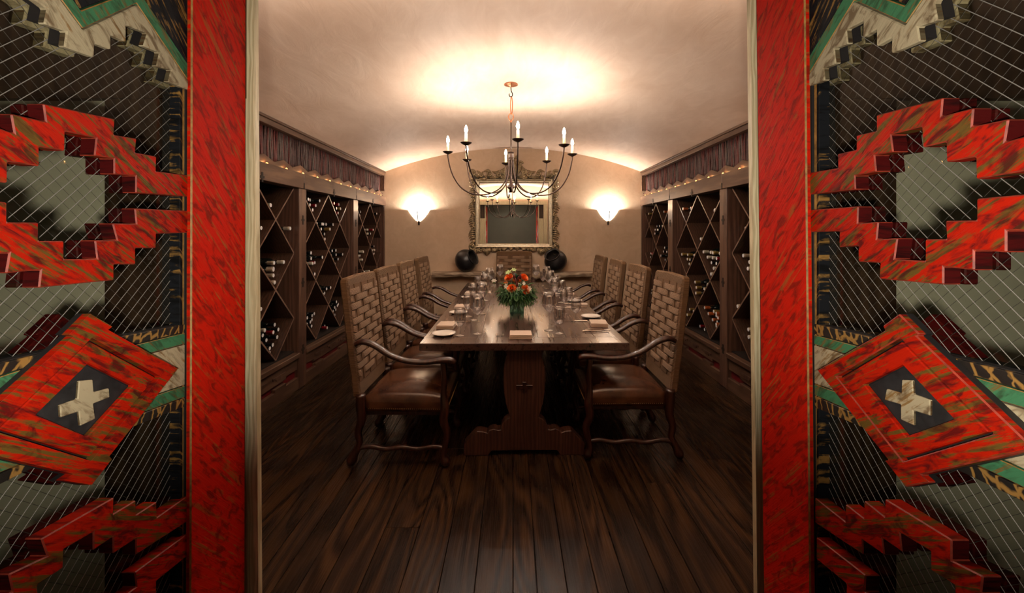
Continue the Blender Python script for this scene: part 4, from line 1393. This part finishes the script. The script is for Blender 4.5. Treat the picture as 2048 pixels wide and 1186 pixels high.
OW = .064
for s in (-1, 1):
    x0 = hwm + OW
    def sa(a): return a if s > 0 else pi - a
    # top rail: rolling scrolls climbing toward the crest
    P = []
    for (fx, fz, sz, a, tn) in ((.86, .065, .050, 0, 1), (.62, .085, .046, 1.0, -1), (.40, .085, .046, 2.2, 1), (.24, .135, .044, .4, -1), (.74, .03, .026, 1, 1), (.50, .035, .026, 0, -1), (.31, .04, .030, 2, 1)):
        P.append((scroll, ((s * x0 * fx, hh + OW + fz - .01), sz, sa(a), tn * s, .045, .016)))
    for (a, b, bl) in (((.99, .05), (.80, .12), .03), ((.78, .12), (.58, .08), -.03), ((.56, .12), (.38, .14), .03), ((.36, .13), (.20, .21), .03), ((.92, .01), (.66, .01), .015), ((.66, .01), (.38, .02), -.012), ((.38, .02), (.12, .05), .018), ((.16, .22), (.06, .29), .02)):
        P.append((leafy, ((s * x0 * a[0], hh + OW + a[1]), (s * x0 * b[0], hh + OW + b[1]), bl * s, .015)))
    carved('top_carving', P)
    # corners
    carved('corner_carving', [
        (scroll, ((s * (x0 + .045), hh + OW + .085), .062, sa(.5), s, .055, .020)),
        (scroll, ((s * (x0 + .055), hh + OW - .04), .046, sa(2.5), -s, .05, .017)),
        (leafy, ((s * (x0 - .05), hh + OW + .01), (s * (x0 + .10), hh + OW + .13), .015 * s, .016)),
        (leafy, ((s * (x0 - .01), hh + OW - .02), (s * (x0 + .10), hh + OW - .12), -.015 * s, .015)),
        (leafy, ((s * (x0 - .10), hh + OW + .04), (s * (x0 - .02), hh + OW + .13), .012 * s, .014))])
    carved('corner_carving', [
        (scroll, ((s * (x0 + .045), -OW + .02), .060, sa(4.0), s, .055, .020)),
        (leafy, ((s * (x0 - .05), -OW + .03), (s * (x0 + .11), -OW - .07), .015 * s, .017)),
        (leafy, ((s * (x0 - .06), -OW - .01), (s * (x0 + .06), -OW - .12), .0, .017)),
        (leafy, ((s * (x0 - .0), -OW + .14), (s * (x0 + .10), -OW + .04), -.015 * s, .015)),
        (scroll, ((s * (x0 - .03), -OW - .05), .036, sa(1.0), -s, .05, .014))])
    # sides: four groups of C scrolls and gadrooned lobes
    for q, zz in enumerate((.15, .36, .58, .80)):
        P = [(scroll, ((s * (x0 + .045), zz + .085), .042, sa(1.2), s, .045, .015)),
             (scroll, ((s * (x0 + .030), zz - .070), .030, sa(-1.2), -s, .042, .013))]
        for m_ in range(5):
            P.append((leafy, ((s * (x0 - .012), zz + .068 - m_ * .034), (s * (x0 + .118 - .014 * abs(m_ - 1.5)), zz + .020 - m_ * .030), .020 * s, .010, .045, 7, 2)))
        P.append((leafy, ((s * (x0 + .0), zz - .10), (s * (x0 + .03), zz + .12), -.040 * s, .012, .035, 10, 2)))
        carved('side_carving', P)
    # bottom swags
    P = []
    for (a, b, bl, w) in (((.86, -.01), (.62, -.02), .055, .015), ((.60, -.01), (.38, -.02), .045, .015), ((.36, -.01), (.16, -.01), .036, .014), ((.14, -.01), (.01, -.02), .026, .012), ((.80, -.02), (.74, -.12), 0, .017), ((.70, -.02), (.70, -.145), 0, .018), ((.62, -.02), (.66, -.12), 0, .016), ((.46, -.02), (.44, -.09), 0, .015), ((.36, -.02), (.38, -.085), 0, .014), ((.24, -.02), (.25, -.075), 0, .013), ((.06, -.01), (.08, -.065), 0, .012)):
        P.append((leafy, ((s * x0 * a[0], -OW + a[1] + .02), (s * x0 * b[0], -OW + b[1] + .02), bl * s, w)))
    P.append((scroll, ((s * x0 * .55, -OW - .035), .034, 1, s, .042, .013)))
    P.append((scroll, ((s * x0 * .86, -OW - .045), .036, 2, -s, .042, .013)))
    carved('bottom_carving', P)
P = []
zt = hh + OW
for (a, b, bl, w) in (((0, .02), (0, .33), 0, .020), ((-.03, .05), (-.085, .26), .03, .016), ((.03, .05), (.085, .26), -.03, .016), ((-.06, .02), (-.17, .17), .035, .016), ((.06, .02), (.17, .17), -.035, .016), ((-.02, .20), (-.06, .33), .015, .013), ((.02, .20), (.06, .33), -.015, .013)):
    P.append((leafy, ((a[0], zt + a[1]), (b[0], zt + b[1]), bl, w)))
for s in (-1, 1):
    P.append((scroll, ((s * .10, zt + .24), .042, 0 if s > 0 else pi, s, .05, .015)))
    P.append((scroll, ((s * .16, zt + .11), .044, 1 if s > 0 else pi - 1, -s, .05, .015)))
    P.append((scroll, ((s * .042, zt + .33), .030, 1 if s > 0 else pi - 1, s, .05, .012)))
carved('crest', P)

# ------------------------------------------------------------------ timber ledge and the two pots
bm = bmesh.new()
rg = random.Random(9)
nn = 34
A, Bv = [], []
rowsP = []
for i in range(nn + 1):
    x = -1.245 + 2.475 * i / nn
    fy = YB - .205 + rg.uniform(-.012, .012) - .01 * sin(x * 5)
    zt_ = .872 + .004 * sin(x * 7)
    zb = .872 - .085 - .018 * sin(x * 3 + 1) + rg.uniform(-.012, .010)
    rowsP.append([bm.verts.new(p) for p in ((x, YB - .002, zt_), (x, fy + .010, zt_), (x, fy, zt_ - .012), (x, fy - .006 + rg.uniform(-.006, .006), (zt_ + zb) / 2), (x, fy + .02, zb), (x, YB - .002, zb))])
for i in range(nn):
    for k in range(6):
        j = (k + 1) % 6
        bm.faces.new((rowsP[i][k], rowsP[i + 1][k], rowsP[i + 1][j], rowsP[i][j]))
bm.faces.new(rowsP[0]); bm.faces.new(rowsP[-1][::-1])
link('wall_shelf', bm, M['ledge'], label='rough live-edge timber ledge on the end wall under the mirror', cat='shelf', smooth=True)


def pot(xc, yc, zc, tilt_dir, tilt, label):
    Rr = .172
    e = empty('clay_pot', (xc, yc, .8735), label=label, cat='pot', group='black clay pots on the ledge')
    ax = V3((-tilt_dir.y, tilt_dir.x, 0)).normalized()
    Mx = Matrix.Translation((0, 0, Rr * .93)) @ Matrix.Rotation(tilt, 4, ax)
    bm = bmesh.new()
    prof = [(0, -Rr * .93)]
    for k in range(1, 15):
        a = -pi / 2 + k * (pi * .76) / 14
        prof.append((Rr * cos(a) * 1.02, Rr * .95 * sin(a)))
    rN, zN = prof[-1]
    prof += [(rN * .93, zN + .010), (rN * .98, zN + .022), (rN * 1.06, zN + .028), (rN * 1.0, zN + .030), (rN * .86, zN + .016)]
    lathe(bm, prof, 32, Mx)
    b = link('body', bm, M['pot'], e, smooth='full')
    bm = bmesh.new()
    prof2 = [(rN * .86, zN + .015), (rN * .95, zN - .01), (Rr * .88, .03), (Rr * .9, -.04), (Rr * .6, -.11), (0, -.13)]
    lathe(bm, prof2, 24, Mx)
    link('inside', bm, M['pot_in'], e, smooth='full')
    zmin = min((Mx @ V3((r * cos(a), r * sin(a), z))).z for r, z in prof for a in [k * pi / 8 for k in range(16)])
    e.location.z = .8765 - zmin
    return e


pot(-.725, 6.535 - .0, 0, V3((.92, -.45, 0)), 1.15, 'round black clay pot with its mouth tipped right, left on ledge')
pot(.655, 6.535 - .0, 0, V3((-.6, -.85, 0)), .80, 'round black clay pot with its mouth tipped forward, right on ledge')

# ------------------------------------------------------------------ on the table
TT = TZ + .0005


def tpt(px, py):
    """a spot on the table top, measured from the photograph, as metric X, Y"""
    k = (py - 465) / (1.48 - TZ)
    return (px - 1026) / k, 850 / k


# bread plates
bm = bmesh.new()
lathe(bm, [(0, .002), (.045, .002), (.050, 0), (.054, .002), (.074, .010), (.083, .0145), (.084, .017), (.073, .0135), (.052, .006), (0, .0055)], 32)
plate0 = link('side_plate', bm, M['china'], smooth='full')
SEAT = ['closest the doorway', 'second from the doorway', 'third from the doorway', 'farthest from the doorway']
spots = {'l': [(-.485, 2.94 + .06), (-.47, 3.74), (-.50, 4.60), (-.485, 5.55)], 'r': [(.66, 3.60), (.63, 4.44), (.64, 5.05), (.55, 5.75)]}
plates = {'l': [(-.485, 2.985), (-.485, 3.78), (-.49, 4.67), (-.50, 5.51)], 'r': [(.66, 3.60), (.64, 4.43), (.62, 5.10), (.58, 5.80)]}
naps = {'l': [(-.505, 3.24), (-.485, 4.05), (-.49, 4.97), (-.50, 5.80)], 'r': [(.665, 3.31), (.65, 4.13), (.62, 4.83), (.58, 5.50)]}
first = True
for sd in 'lr':
    for k, (x, y) in enumerate(plates[sd]):
        o = plate0 if first else plate0.copy()
        if not first: COL.objects.link(o)
        first = False
        o.location = (x, y, TT)
        tag(o, 'small white side plate on the %s edge of the table, %s' % ('left' if sd == 'l' else 'right', SEAT[k]), 'plate', 'side plates')


def napkin_mesh(w, d, layers=4, roll=False):
    bm = bmesh.new()
    if roll:
        for q in range(3):
            P = []
            rr = .020
            for k in range(14):
                a = 2 * pi * k / 14
                P.append((rr * 1.5 * cos(a), .018 + rr * .85 * sin(a)))
        prism_y(bm, P, -w / 2, w / 2)
        box(bm, (-.028, -w / 2 + .004, 0), (.06, w / 2 - .004, .007))
        return bm
    for i in range(layers):
        z0 = i * .0068
        sh = .002 * (i % 2)
        n_ = 8
        P = [(-w / 2 + sh, z0), (w / 2 - .006, z0)]
        for k in range(5):
            a = -pi / 2 + pi * k / 4
            P.append((w / 2 - .006 + .0034 * cos(a) * 1.8, z0 + .0033 + .0033 * sin(a)))
        P.append((-w / 2 + sh, z0 + .0064))
        # slightly wavy in depth
        prism_y(bm, P, -d / 2 + sh, d / 2 - sh)
    return bm


npk = link('folded_napkin', napkin_mesh(.13, .16), M['linen'], bevel=.0015)
npr = link('rolled_napkin', napkin_mesh(.14, .1, roll=True), M['linen'], smooth=True)
usedp, usedr = False, False
for sd in 'lr':
    for k, (x, y) in enumerate(naps[sd]):
        rolled = (sd == 'r' and k > 0)
        src = npr if rolled else npk
        used = usedr if rolled else usedp
        o = src.copy() if used else src
        if used: COL.objects.link(o)
        if rolled: usedr = True
        else: usedp = True
        o.location = (x, y, TT)
        o.rotation_euler = (0, 0, random.uniform(-.05, .05) + (pi / 2 if rolled else (0 if sd == 'l' else pi - .08)))
        tag(o, '%s beige linen napkin, %s side of the table, %s' % ('rolled' if rolled else 'folded', 'left' if sd == 'l' else 'right', SEAT[k]), 'napkin', 'linen napkins')
o = npk.copy(); COL.objects.link(o); o.location = (.053, 2.925, TT); o.rotation_euler = (0, 0, -pi / 2)
o.scale = (1.05, .95, 1.15)
tag(o, 'thick folded beige napkin at the near end of the table', 'napkin', 'linen napkins')

# drinking glasses: thin shells

def glass_mesh(prof, name):
    bm = bmesh.new(); lathe(bm, prof, 28)
    me = bpy.data.meshes.new(name); bmesh.ops.recalc_face_normals(bm, faces=bm.faces); bm.to_mesh(me); bm.free()
    me.polygons.foreach_set('use_smooth', [True] * len(me.polygons)); me.materials.append(M['crystal'])
    return me


def shell(prof, foot):
    # foot disc, stem, bowl outside then inside
    return foot + prof + [(max(r - .0012, .001), z) for r, z in prof[::-1][:-1]] + [(0, prof[0][1] + .003)]


wine = glass_mesh(shell([(.0042, .13), (.012, .138), (.036, .160), (.053, .185), (.056, .200), (.051, .235), (.041, .285)], [(0, .0), (.037, .0), (.038, .0015), (.020, .004), (.006, .008), (.0038, .015), (.0036, .08)]), 'wine_glass')
gob = glass_mesh(shell([(.006, .062), (.018, .068), (.034, .085), (.041, .108), (.043, .130), (.040, .165), (.037, .190)], [(0, 0), (.034, 0), (.035, .0015), (.018, .004), (.008, .008), (.006, .015), (.0075, .035), (.005, .05)]), 'water_goblet')
tast = glass_mesh(shell([(.004, .10), (.012, .107), (.029, .128), (.037, .150), (.037, .165), (.033, .195), (.028, .215)], [(0, 0), (.031, 0), (.032, .0015), (.016, .004), (.005, .008), (.0036, .015), (.0034, .06)]), 'white_wine_glass')
GL = [('w', 955, 668, 'left place nearest the doorway'), ('g', 920, 671.5, 'left place nearest the doorway'),
      ('w', 963, 628, 'second left place'), ('g', 936, 633, 'second left place'), ('t', 947, 640, 'second left place'),
      ('w', 970, 601, 'third left place'), ('g', 947, 605, 'third left place'), ('t', 957, 596, 'third left place'),
      ('w', 979, 582, 'far left place'), ('g', 955, 584, 'far left place'), ('t', 968, 576, 'far left place'),
      ('w', 1098.5, 661, 'near end place on the right'), ('g', 1119, 667, 'near end place on the right'),
      ('g', 1152, 642, 'right place nearest the doorway'), ('t', 1128, 628, 'right place nearest the doorway'),
      ('w', 1110, 613, 'second right place'), ('g', 1137, 614, 'second right place'), ('t', 1122, 605, 'second right place'),
      ('w', 1100, 592, 'third right place'), ('g', 1124, 595, 'third right place'), ('t', 1112, 586, 'third right place'),
      ('w', 1093, 577, 'far right place'), ('g', 1112, 579, 'far right place'), ('t', 1103, 573, 'far right place'),
      ('w', 1000, 571, 'head place under the mirror'), ('t', 984, 573, 'head place under the mirror'), ('w', 1072, 571, 'head place under the mirror, right side'), ('g', 1086, 571, 'head place under the mirror, right side')]
GN = {'w': ('wine_glass', wine, 'tall empty red wine glass'), 'g': ('water_goblet', gob, 'short stemmed empty water goblet'), 't': ('white_wine_glass', tast, 'slim empty white wine glass')}
for kd, px, py, where in GL:
    x, y = tpt(px, py)
    nm, me, lb = GN[kd]
    o = bpy.data.objects.new(nm, me); COL.objects.link(o); o.location = (x, y, TT)
    tag(o, '%s at the %s' % (lb, where), 'glass', 'stemware on the table')


def fork_bm():
    bm = bmesh.new()
    tube(bm, spline([(0, -.10, .006), (0, -.05, .010), (0, .0, .007), (0, .045, .003)], 3), lerps([.0065, .0055, .0035, .003], 3), 6, squash=(1, .45))
    for q in (-1.5, -.5, .5, 1.5):
        tube(bm, [(q * .002, .045, .003), (q * .0052, .058, .003), (q * .0052, .095, .006)], [.0022, .0018, .001], 5)
    return bm


def knife_bm():
    bm = bmesh.new()
    tube(bm, spline([(0, -.11, .005), (0, -.06, .006), (0, -.01, .005)], 3), lerps([.0065, .006, .005], 3), 6, squash=(1, .5))
    prism(bm, [(-.004, -.01), (.007, -.01), (.0085, .06), (.004, .105), (-.004, .10)], lambda a, b: (a, b, .0035), lambda a, b: (a, b, .0055))
    return bm


fork = link('dinner_fork', fork_bm(), M['steel'], smooth=True)
knife = link('table_knife', knife_bm(), M['steel'], smooth=True)
uf = uk = False
CUT = [('f', .625, 3.12, -1.42, 'lying below the right napkin nearest the doorway, outer one'), ('f', .60, 3.07, -1.50, 'lying below the right napkin nearest the doorway, inner one'), ('k', .49, 3.44, 1.50, 'lying between plate and goblet on the right'),
       ('f', -.072, 2.90, 0, 'standing first left of the near end napkin'), ('f', -.108, 2.90, .03, 'standing second left of the near end napkin'), ('k', .245, 2.90, 0, 'right of the near end napkin'), ('k', .272, 2.90, -.03, 'right of the near end napkin, outer one'),
       ('k', -.37, 3.40, -1.57, 'on the left between the first two places'), ('k', -.37, 4.22, -1.57, 'on the left between the second and third places'), ('f', -.36, 5.1, -1.57, 'on the left at the third place'),
       ('k', .50, 4.26, 1.57, 'on the right at the second place'), ('f', .50, 4.02, 1.57, 'on the right just before the second napkin'), ('k', .47, 4.95, 1.57, 'on the right at the third place')]
for kd, x, y, a, where in CUT:
    src = fork if kd == 'f' else knife
    used = uf if kd == 'f' else uk
    o = src.copy() if used else src
    if used: COL.objects.link(o)
    if kd == 'f': uf = True
    else: uk = True
    o.location = (x, y, TT); o.rotation_euler = (0, 0, a)
    tag(o, 'polished steel %s %s' % ('fork' if kd == 'f' else 'knife', where), 'cutlery', 'cutlery on the table')

# flowers
VX, VY = .035, 3.83
vs = empty('glass_vase', (VX, VY, TT), label='low square greenish glass vase under the orange roses', cat='vase')
bm = bmesh.new()
h = .115; a = .062
for (x0, y0, x1, y1) in ((-a, -a, a, -a + .004), (-a, a - .004, a, a), (-a, -a + .004, -a + .004, a - .004), (a - .004, -a + .004, a, a - .004)):
    box(bm, (x0, y0, 0), (x1, y1, h))
box(bm, (-a + .004, -a + .004, 0), (a - .004, a - .004, .010))
link('glass_body', bm, M['vaseglass'], vs)
fa = empty('flower_arrangement', (VX, VY, TT + .011), label='round bouquet of orange roses, green foliage and white blooms', cat='flowers')
rg = random.Random(4)
# stems inside the vase
bm = bmesh.new()
for k in range(26):
    a1, a2 = rg.uniform(0, 6.28), rg.uniform(0, 6.28)
    tube(bm, [(.04 * cos(a1), .04 * sin(a1), .002), (.02 * cos(a2), .02 * sin(a2), .08), (.06 * cos(a1 + 2), .06 * sin(a1 + 2), .20)], .0025, 5)
link('stems', bm, M['leaf'], fa, kind='stuff')


def leaf(bm, base, dirv, L, w, curl=.2, n=4):
    d = V3(dirv).normalized()
    side = d.cross(V3((0, 0, 1)))
    if side.length < .1: side = V3((1, 0, 0))
    side.normalize()
    nrm = side.cross(d)
    prev = None
    for k in range(n + 1):
        t_ = k / n
        p = V3(base) + d * L * t_ - V3((0, 0, 1)) * curl * L * t_ * t_
        ww = w * sin(pi * (t_ * .92 + .04)) ** .8
        cur = [bm.verts.new(p - side * ww + nrm * ww * .25), bm.verts.new(p), bm.verts.new(p + side * ww + nrm * ww * .25)]
        if prev:
            bm.faces.new((prev[0], prev[1], cur[1], cur[0])); bm.faces.new((prev[1], prev[2], cur[2], cur[1]))
        prev = cur


def sph(u, v, R=1): return V3((cos(v) * cos(u), cos(v) * sin(u), sin(v))) * R


# fluffy greenery made of small leaves
bm = bmesh.new()
for k in range(3400):
    u, v = rg.uniform(0, 6.283), rg.uniform(-.45, .95)
    R_ = rg.uniform(.09, .172) * (1.0 if v < .5 else .85)
    p = V3((0, 0, .145)) + sph(u, v, R_)
    p.z = max(p.z, .085)
    d = sph(u + rg.uniform(-.8, .8), v * .5 + rg.uniform(-.9, .6))
    leaf(bm, p, d, rg.uniform(.018, .038), rg.uniform(.003, .006), .5, 2)
link('small_leaves', bm, M['leaf'], fa, kind='stuff', recalc=False)
for (u, v, L, w, mat) in ((1.9, 1.3, .10, .026, 'leaf_dark'), (.4, 1.1, .09, .024, 'leaf_dark'), (-1.2, 1.35, .09, .022, 'leaf_dark'), (.2, .1, .10, .028, 'leaf'), (3.2, .15, .10, .030, 'leaf'), (-.6, .0, .10, .026, 'leaf'), (-2.6, .05, .10, .026, 'leaf'), (-1.6, -.1, .09, .026, 'leaf'), (3.0, .6, .09, .026, 'leaf'), (.1, .6, .09, .026, 'leaf')):
    bm = bmesh.new(); p = V3((0, 0, .16)) + sph(u, v, .11)
    leaf(bm, p, sph(u, v), L, w, .25, 6)
    o = link('leaf', bm, M[mat], fa, smooth='full', recalc=False); o.modifiers.new('t', 'SOLIDIFY').thickness = .0008


def rose(c, axis, R_):
    bm = bmesh.new()
    q = V3(axis).to_track_quat('Z', 'Y').to_matrix().to_4x4()
    T = Matrix.Translation(c) @ q
    lay = [(.18, .95, 3), (.34, .98, 4), (.55, .92, 5), (.78, .78, 5), (1.0, .58, 6)]
    for li, (rr, hh_, n_) in enumerate(lay):
        for k in range(n_):
            a0 = 2 * pi * k / n_ + li * .7
            span = 2 * pi / n_ * 1.35
            g = []
            for i in range(6):
                a = a0 + span * (i / 5 - .5)
                col = []
                for j in range(4):
                    t_ = j / 3
                    r = R_ * (rr * (.25 + .75 * t_ ** .6) + (.12 if j == 3 and li > 1 else 0)) * (1 + .04 * sin(i * 2))
                    z = R_ * (-.45 + (hh_ + .35) * t_ - (.10 if j == 3 and li > 1 else 0)) - R_ * .14 * t_ * abs(i / 5 - .5) * 2
                    col.append(bm.verts.new(T @ V3((r * cos(a), r * sin(a), z))))
                g.append(col)
            for i in range(5):
                for j in range(3):
                    bm.faces.new((g[i][j], g[i + 1][j], g[i + 1][j + 1], g[i][j + 1]))
    o = link('rose', bm, M['rose'], fa, smooth='full', recalc=False)
    return o


for (c, ax, R_) in (((-.045, -.105, .215), (-.15, -.8, .6), .038), ((.072, -.10, .205), (.3, -.8, .5), .040), ((-.070, -.04, .305), (-.4, -.6, .7), .036), ((.062, -.045, .305), (.5, -.6, .6), .035), ((.0, .09, .26), (0, .8, .6), .037), ((-.10, .06, .22), (-.8, .5, .4), .036)):
    rose(c, ax, R_)


def star(c, axis, R_, mat, n_=6, nm='white_bloom'):
    bm = bmesh.new()
    q = V3(axis).to_track_quat('Z', 'Y').to_matrix().to_4x4()
    T = Matrix.Translation(c) @ q
    for k in range(n_):
        a = 2 * pi * k / n_
        prev = None
        for j in range(5):
            t_ = j / 4
            w = R_ * .26 * sin(pi * (t_ * .9 + .08))
            p = V3((R_ * t_ * cos(a), R_ * t_ * sin(a), R_ * .45 * t_ - R_ * .35 * t_ * t_))
            sd_ = V3((-sin(a), cos(a), 0)) * w
            cur = [bm.verts.new(T @ (p - sd_)), bm.verts.new(T @ (p + V3((0, 0, -w * .3)))), bm.verts.new(T @ (p + sd_))]
            if prev:
                bm.faces.new((prev[0], prev[1], cur[1], cur[0])); bm.faces.new((prev[1], prev[2], cur[2], cur[1]))
            prev = cur
    return link(nm, bm, M[mat], fa, smooth='full', recalc=False)


star((-.075, -.02, .350), (-.3, -.5, .8), .036, 'leaf_pale', 6, 'pale_bloom')
star((-.028, -.03, .375), (.1, -.6, .7), .026, 'leaf_pale', 6, 'pale_bloom')
star((-.095, -.085, .235), (-.7, -.7, .2), .030, 'petal')
star((.108, -.105, .215), (.6, -.7, .3), .030, 'petal')
star((.015, -.12, .215), (0, -1, .2), .022, 'petal')
star((.02, -.10, .25), (0.2, -1, .2), .020, 'petal')
star((.06, -.10, .262), (.4, -.8, .4), .020, 'petal')
for (c, ax) in (((-.01, -.09, .265), (-.1, -.2, 1)), ((.01, -.09, .285), (.15, -.2, 1)), ((.03, -.07, .30), (.05, -.2, 1)), ((-.02, -.07, .30), (-.2, -.1, 1)), ((.0, -.11, .235), (0, -.3, 1))):
    bm = bmesh.new()
    q = V3(ax).to_track_quat('Z', 'Y').to_matrix().to_4x4()
    lathe(bm, [(0, -.01), (.008, 0), (.011, .018), (.006, .036), (0, .044)], 8, Matrix.Translation(c) @ q)
    link('bud', bm, M['bud'], fa, smooth='full')
# small white bloom lying near the head place
x, y = tpt(988, 566)
fb = empty('table_bloom', (x, y, TT), label='small white star-shaped bloom lying near the head of the table', cat='flower')
old = fa; fa = fb
star((0, 0, .03), (0, -.6, .8), .045, 'petal', 6, 'petals')
bm = bmesh.new(); lathe(bm, [(0, 0), (.022, 0), (.024, .006), (.008, .012), (.004, .03), (0, .032)], 12); link('green_base', bm, M['leaf'], fb, smooth='full')
fa = old
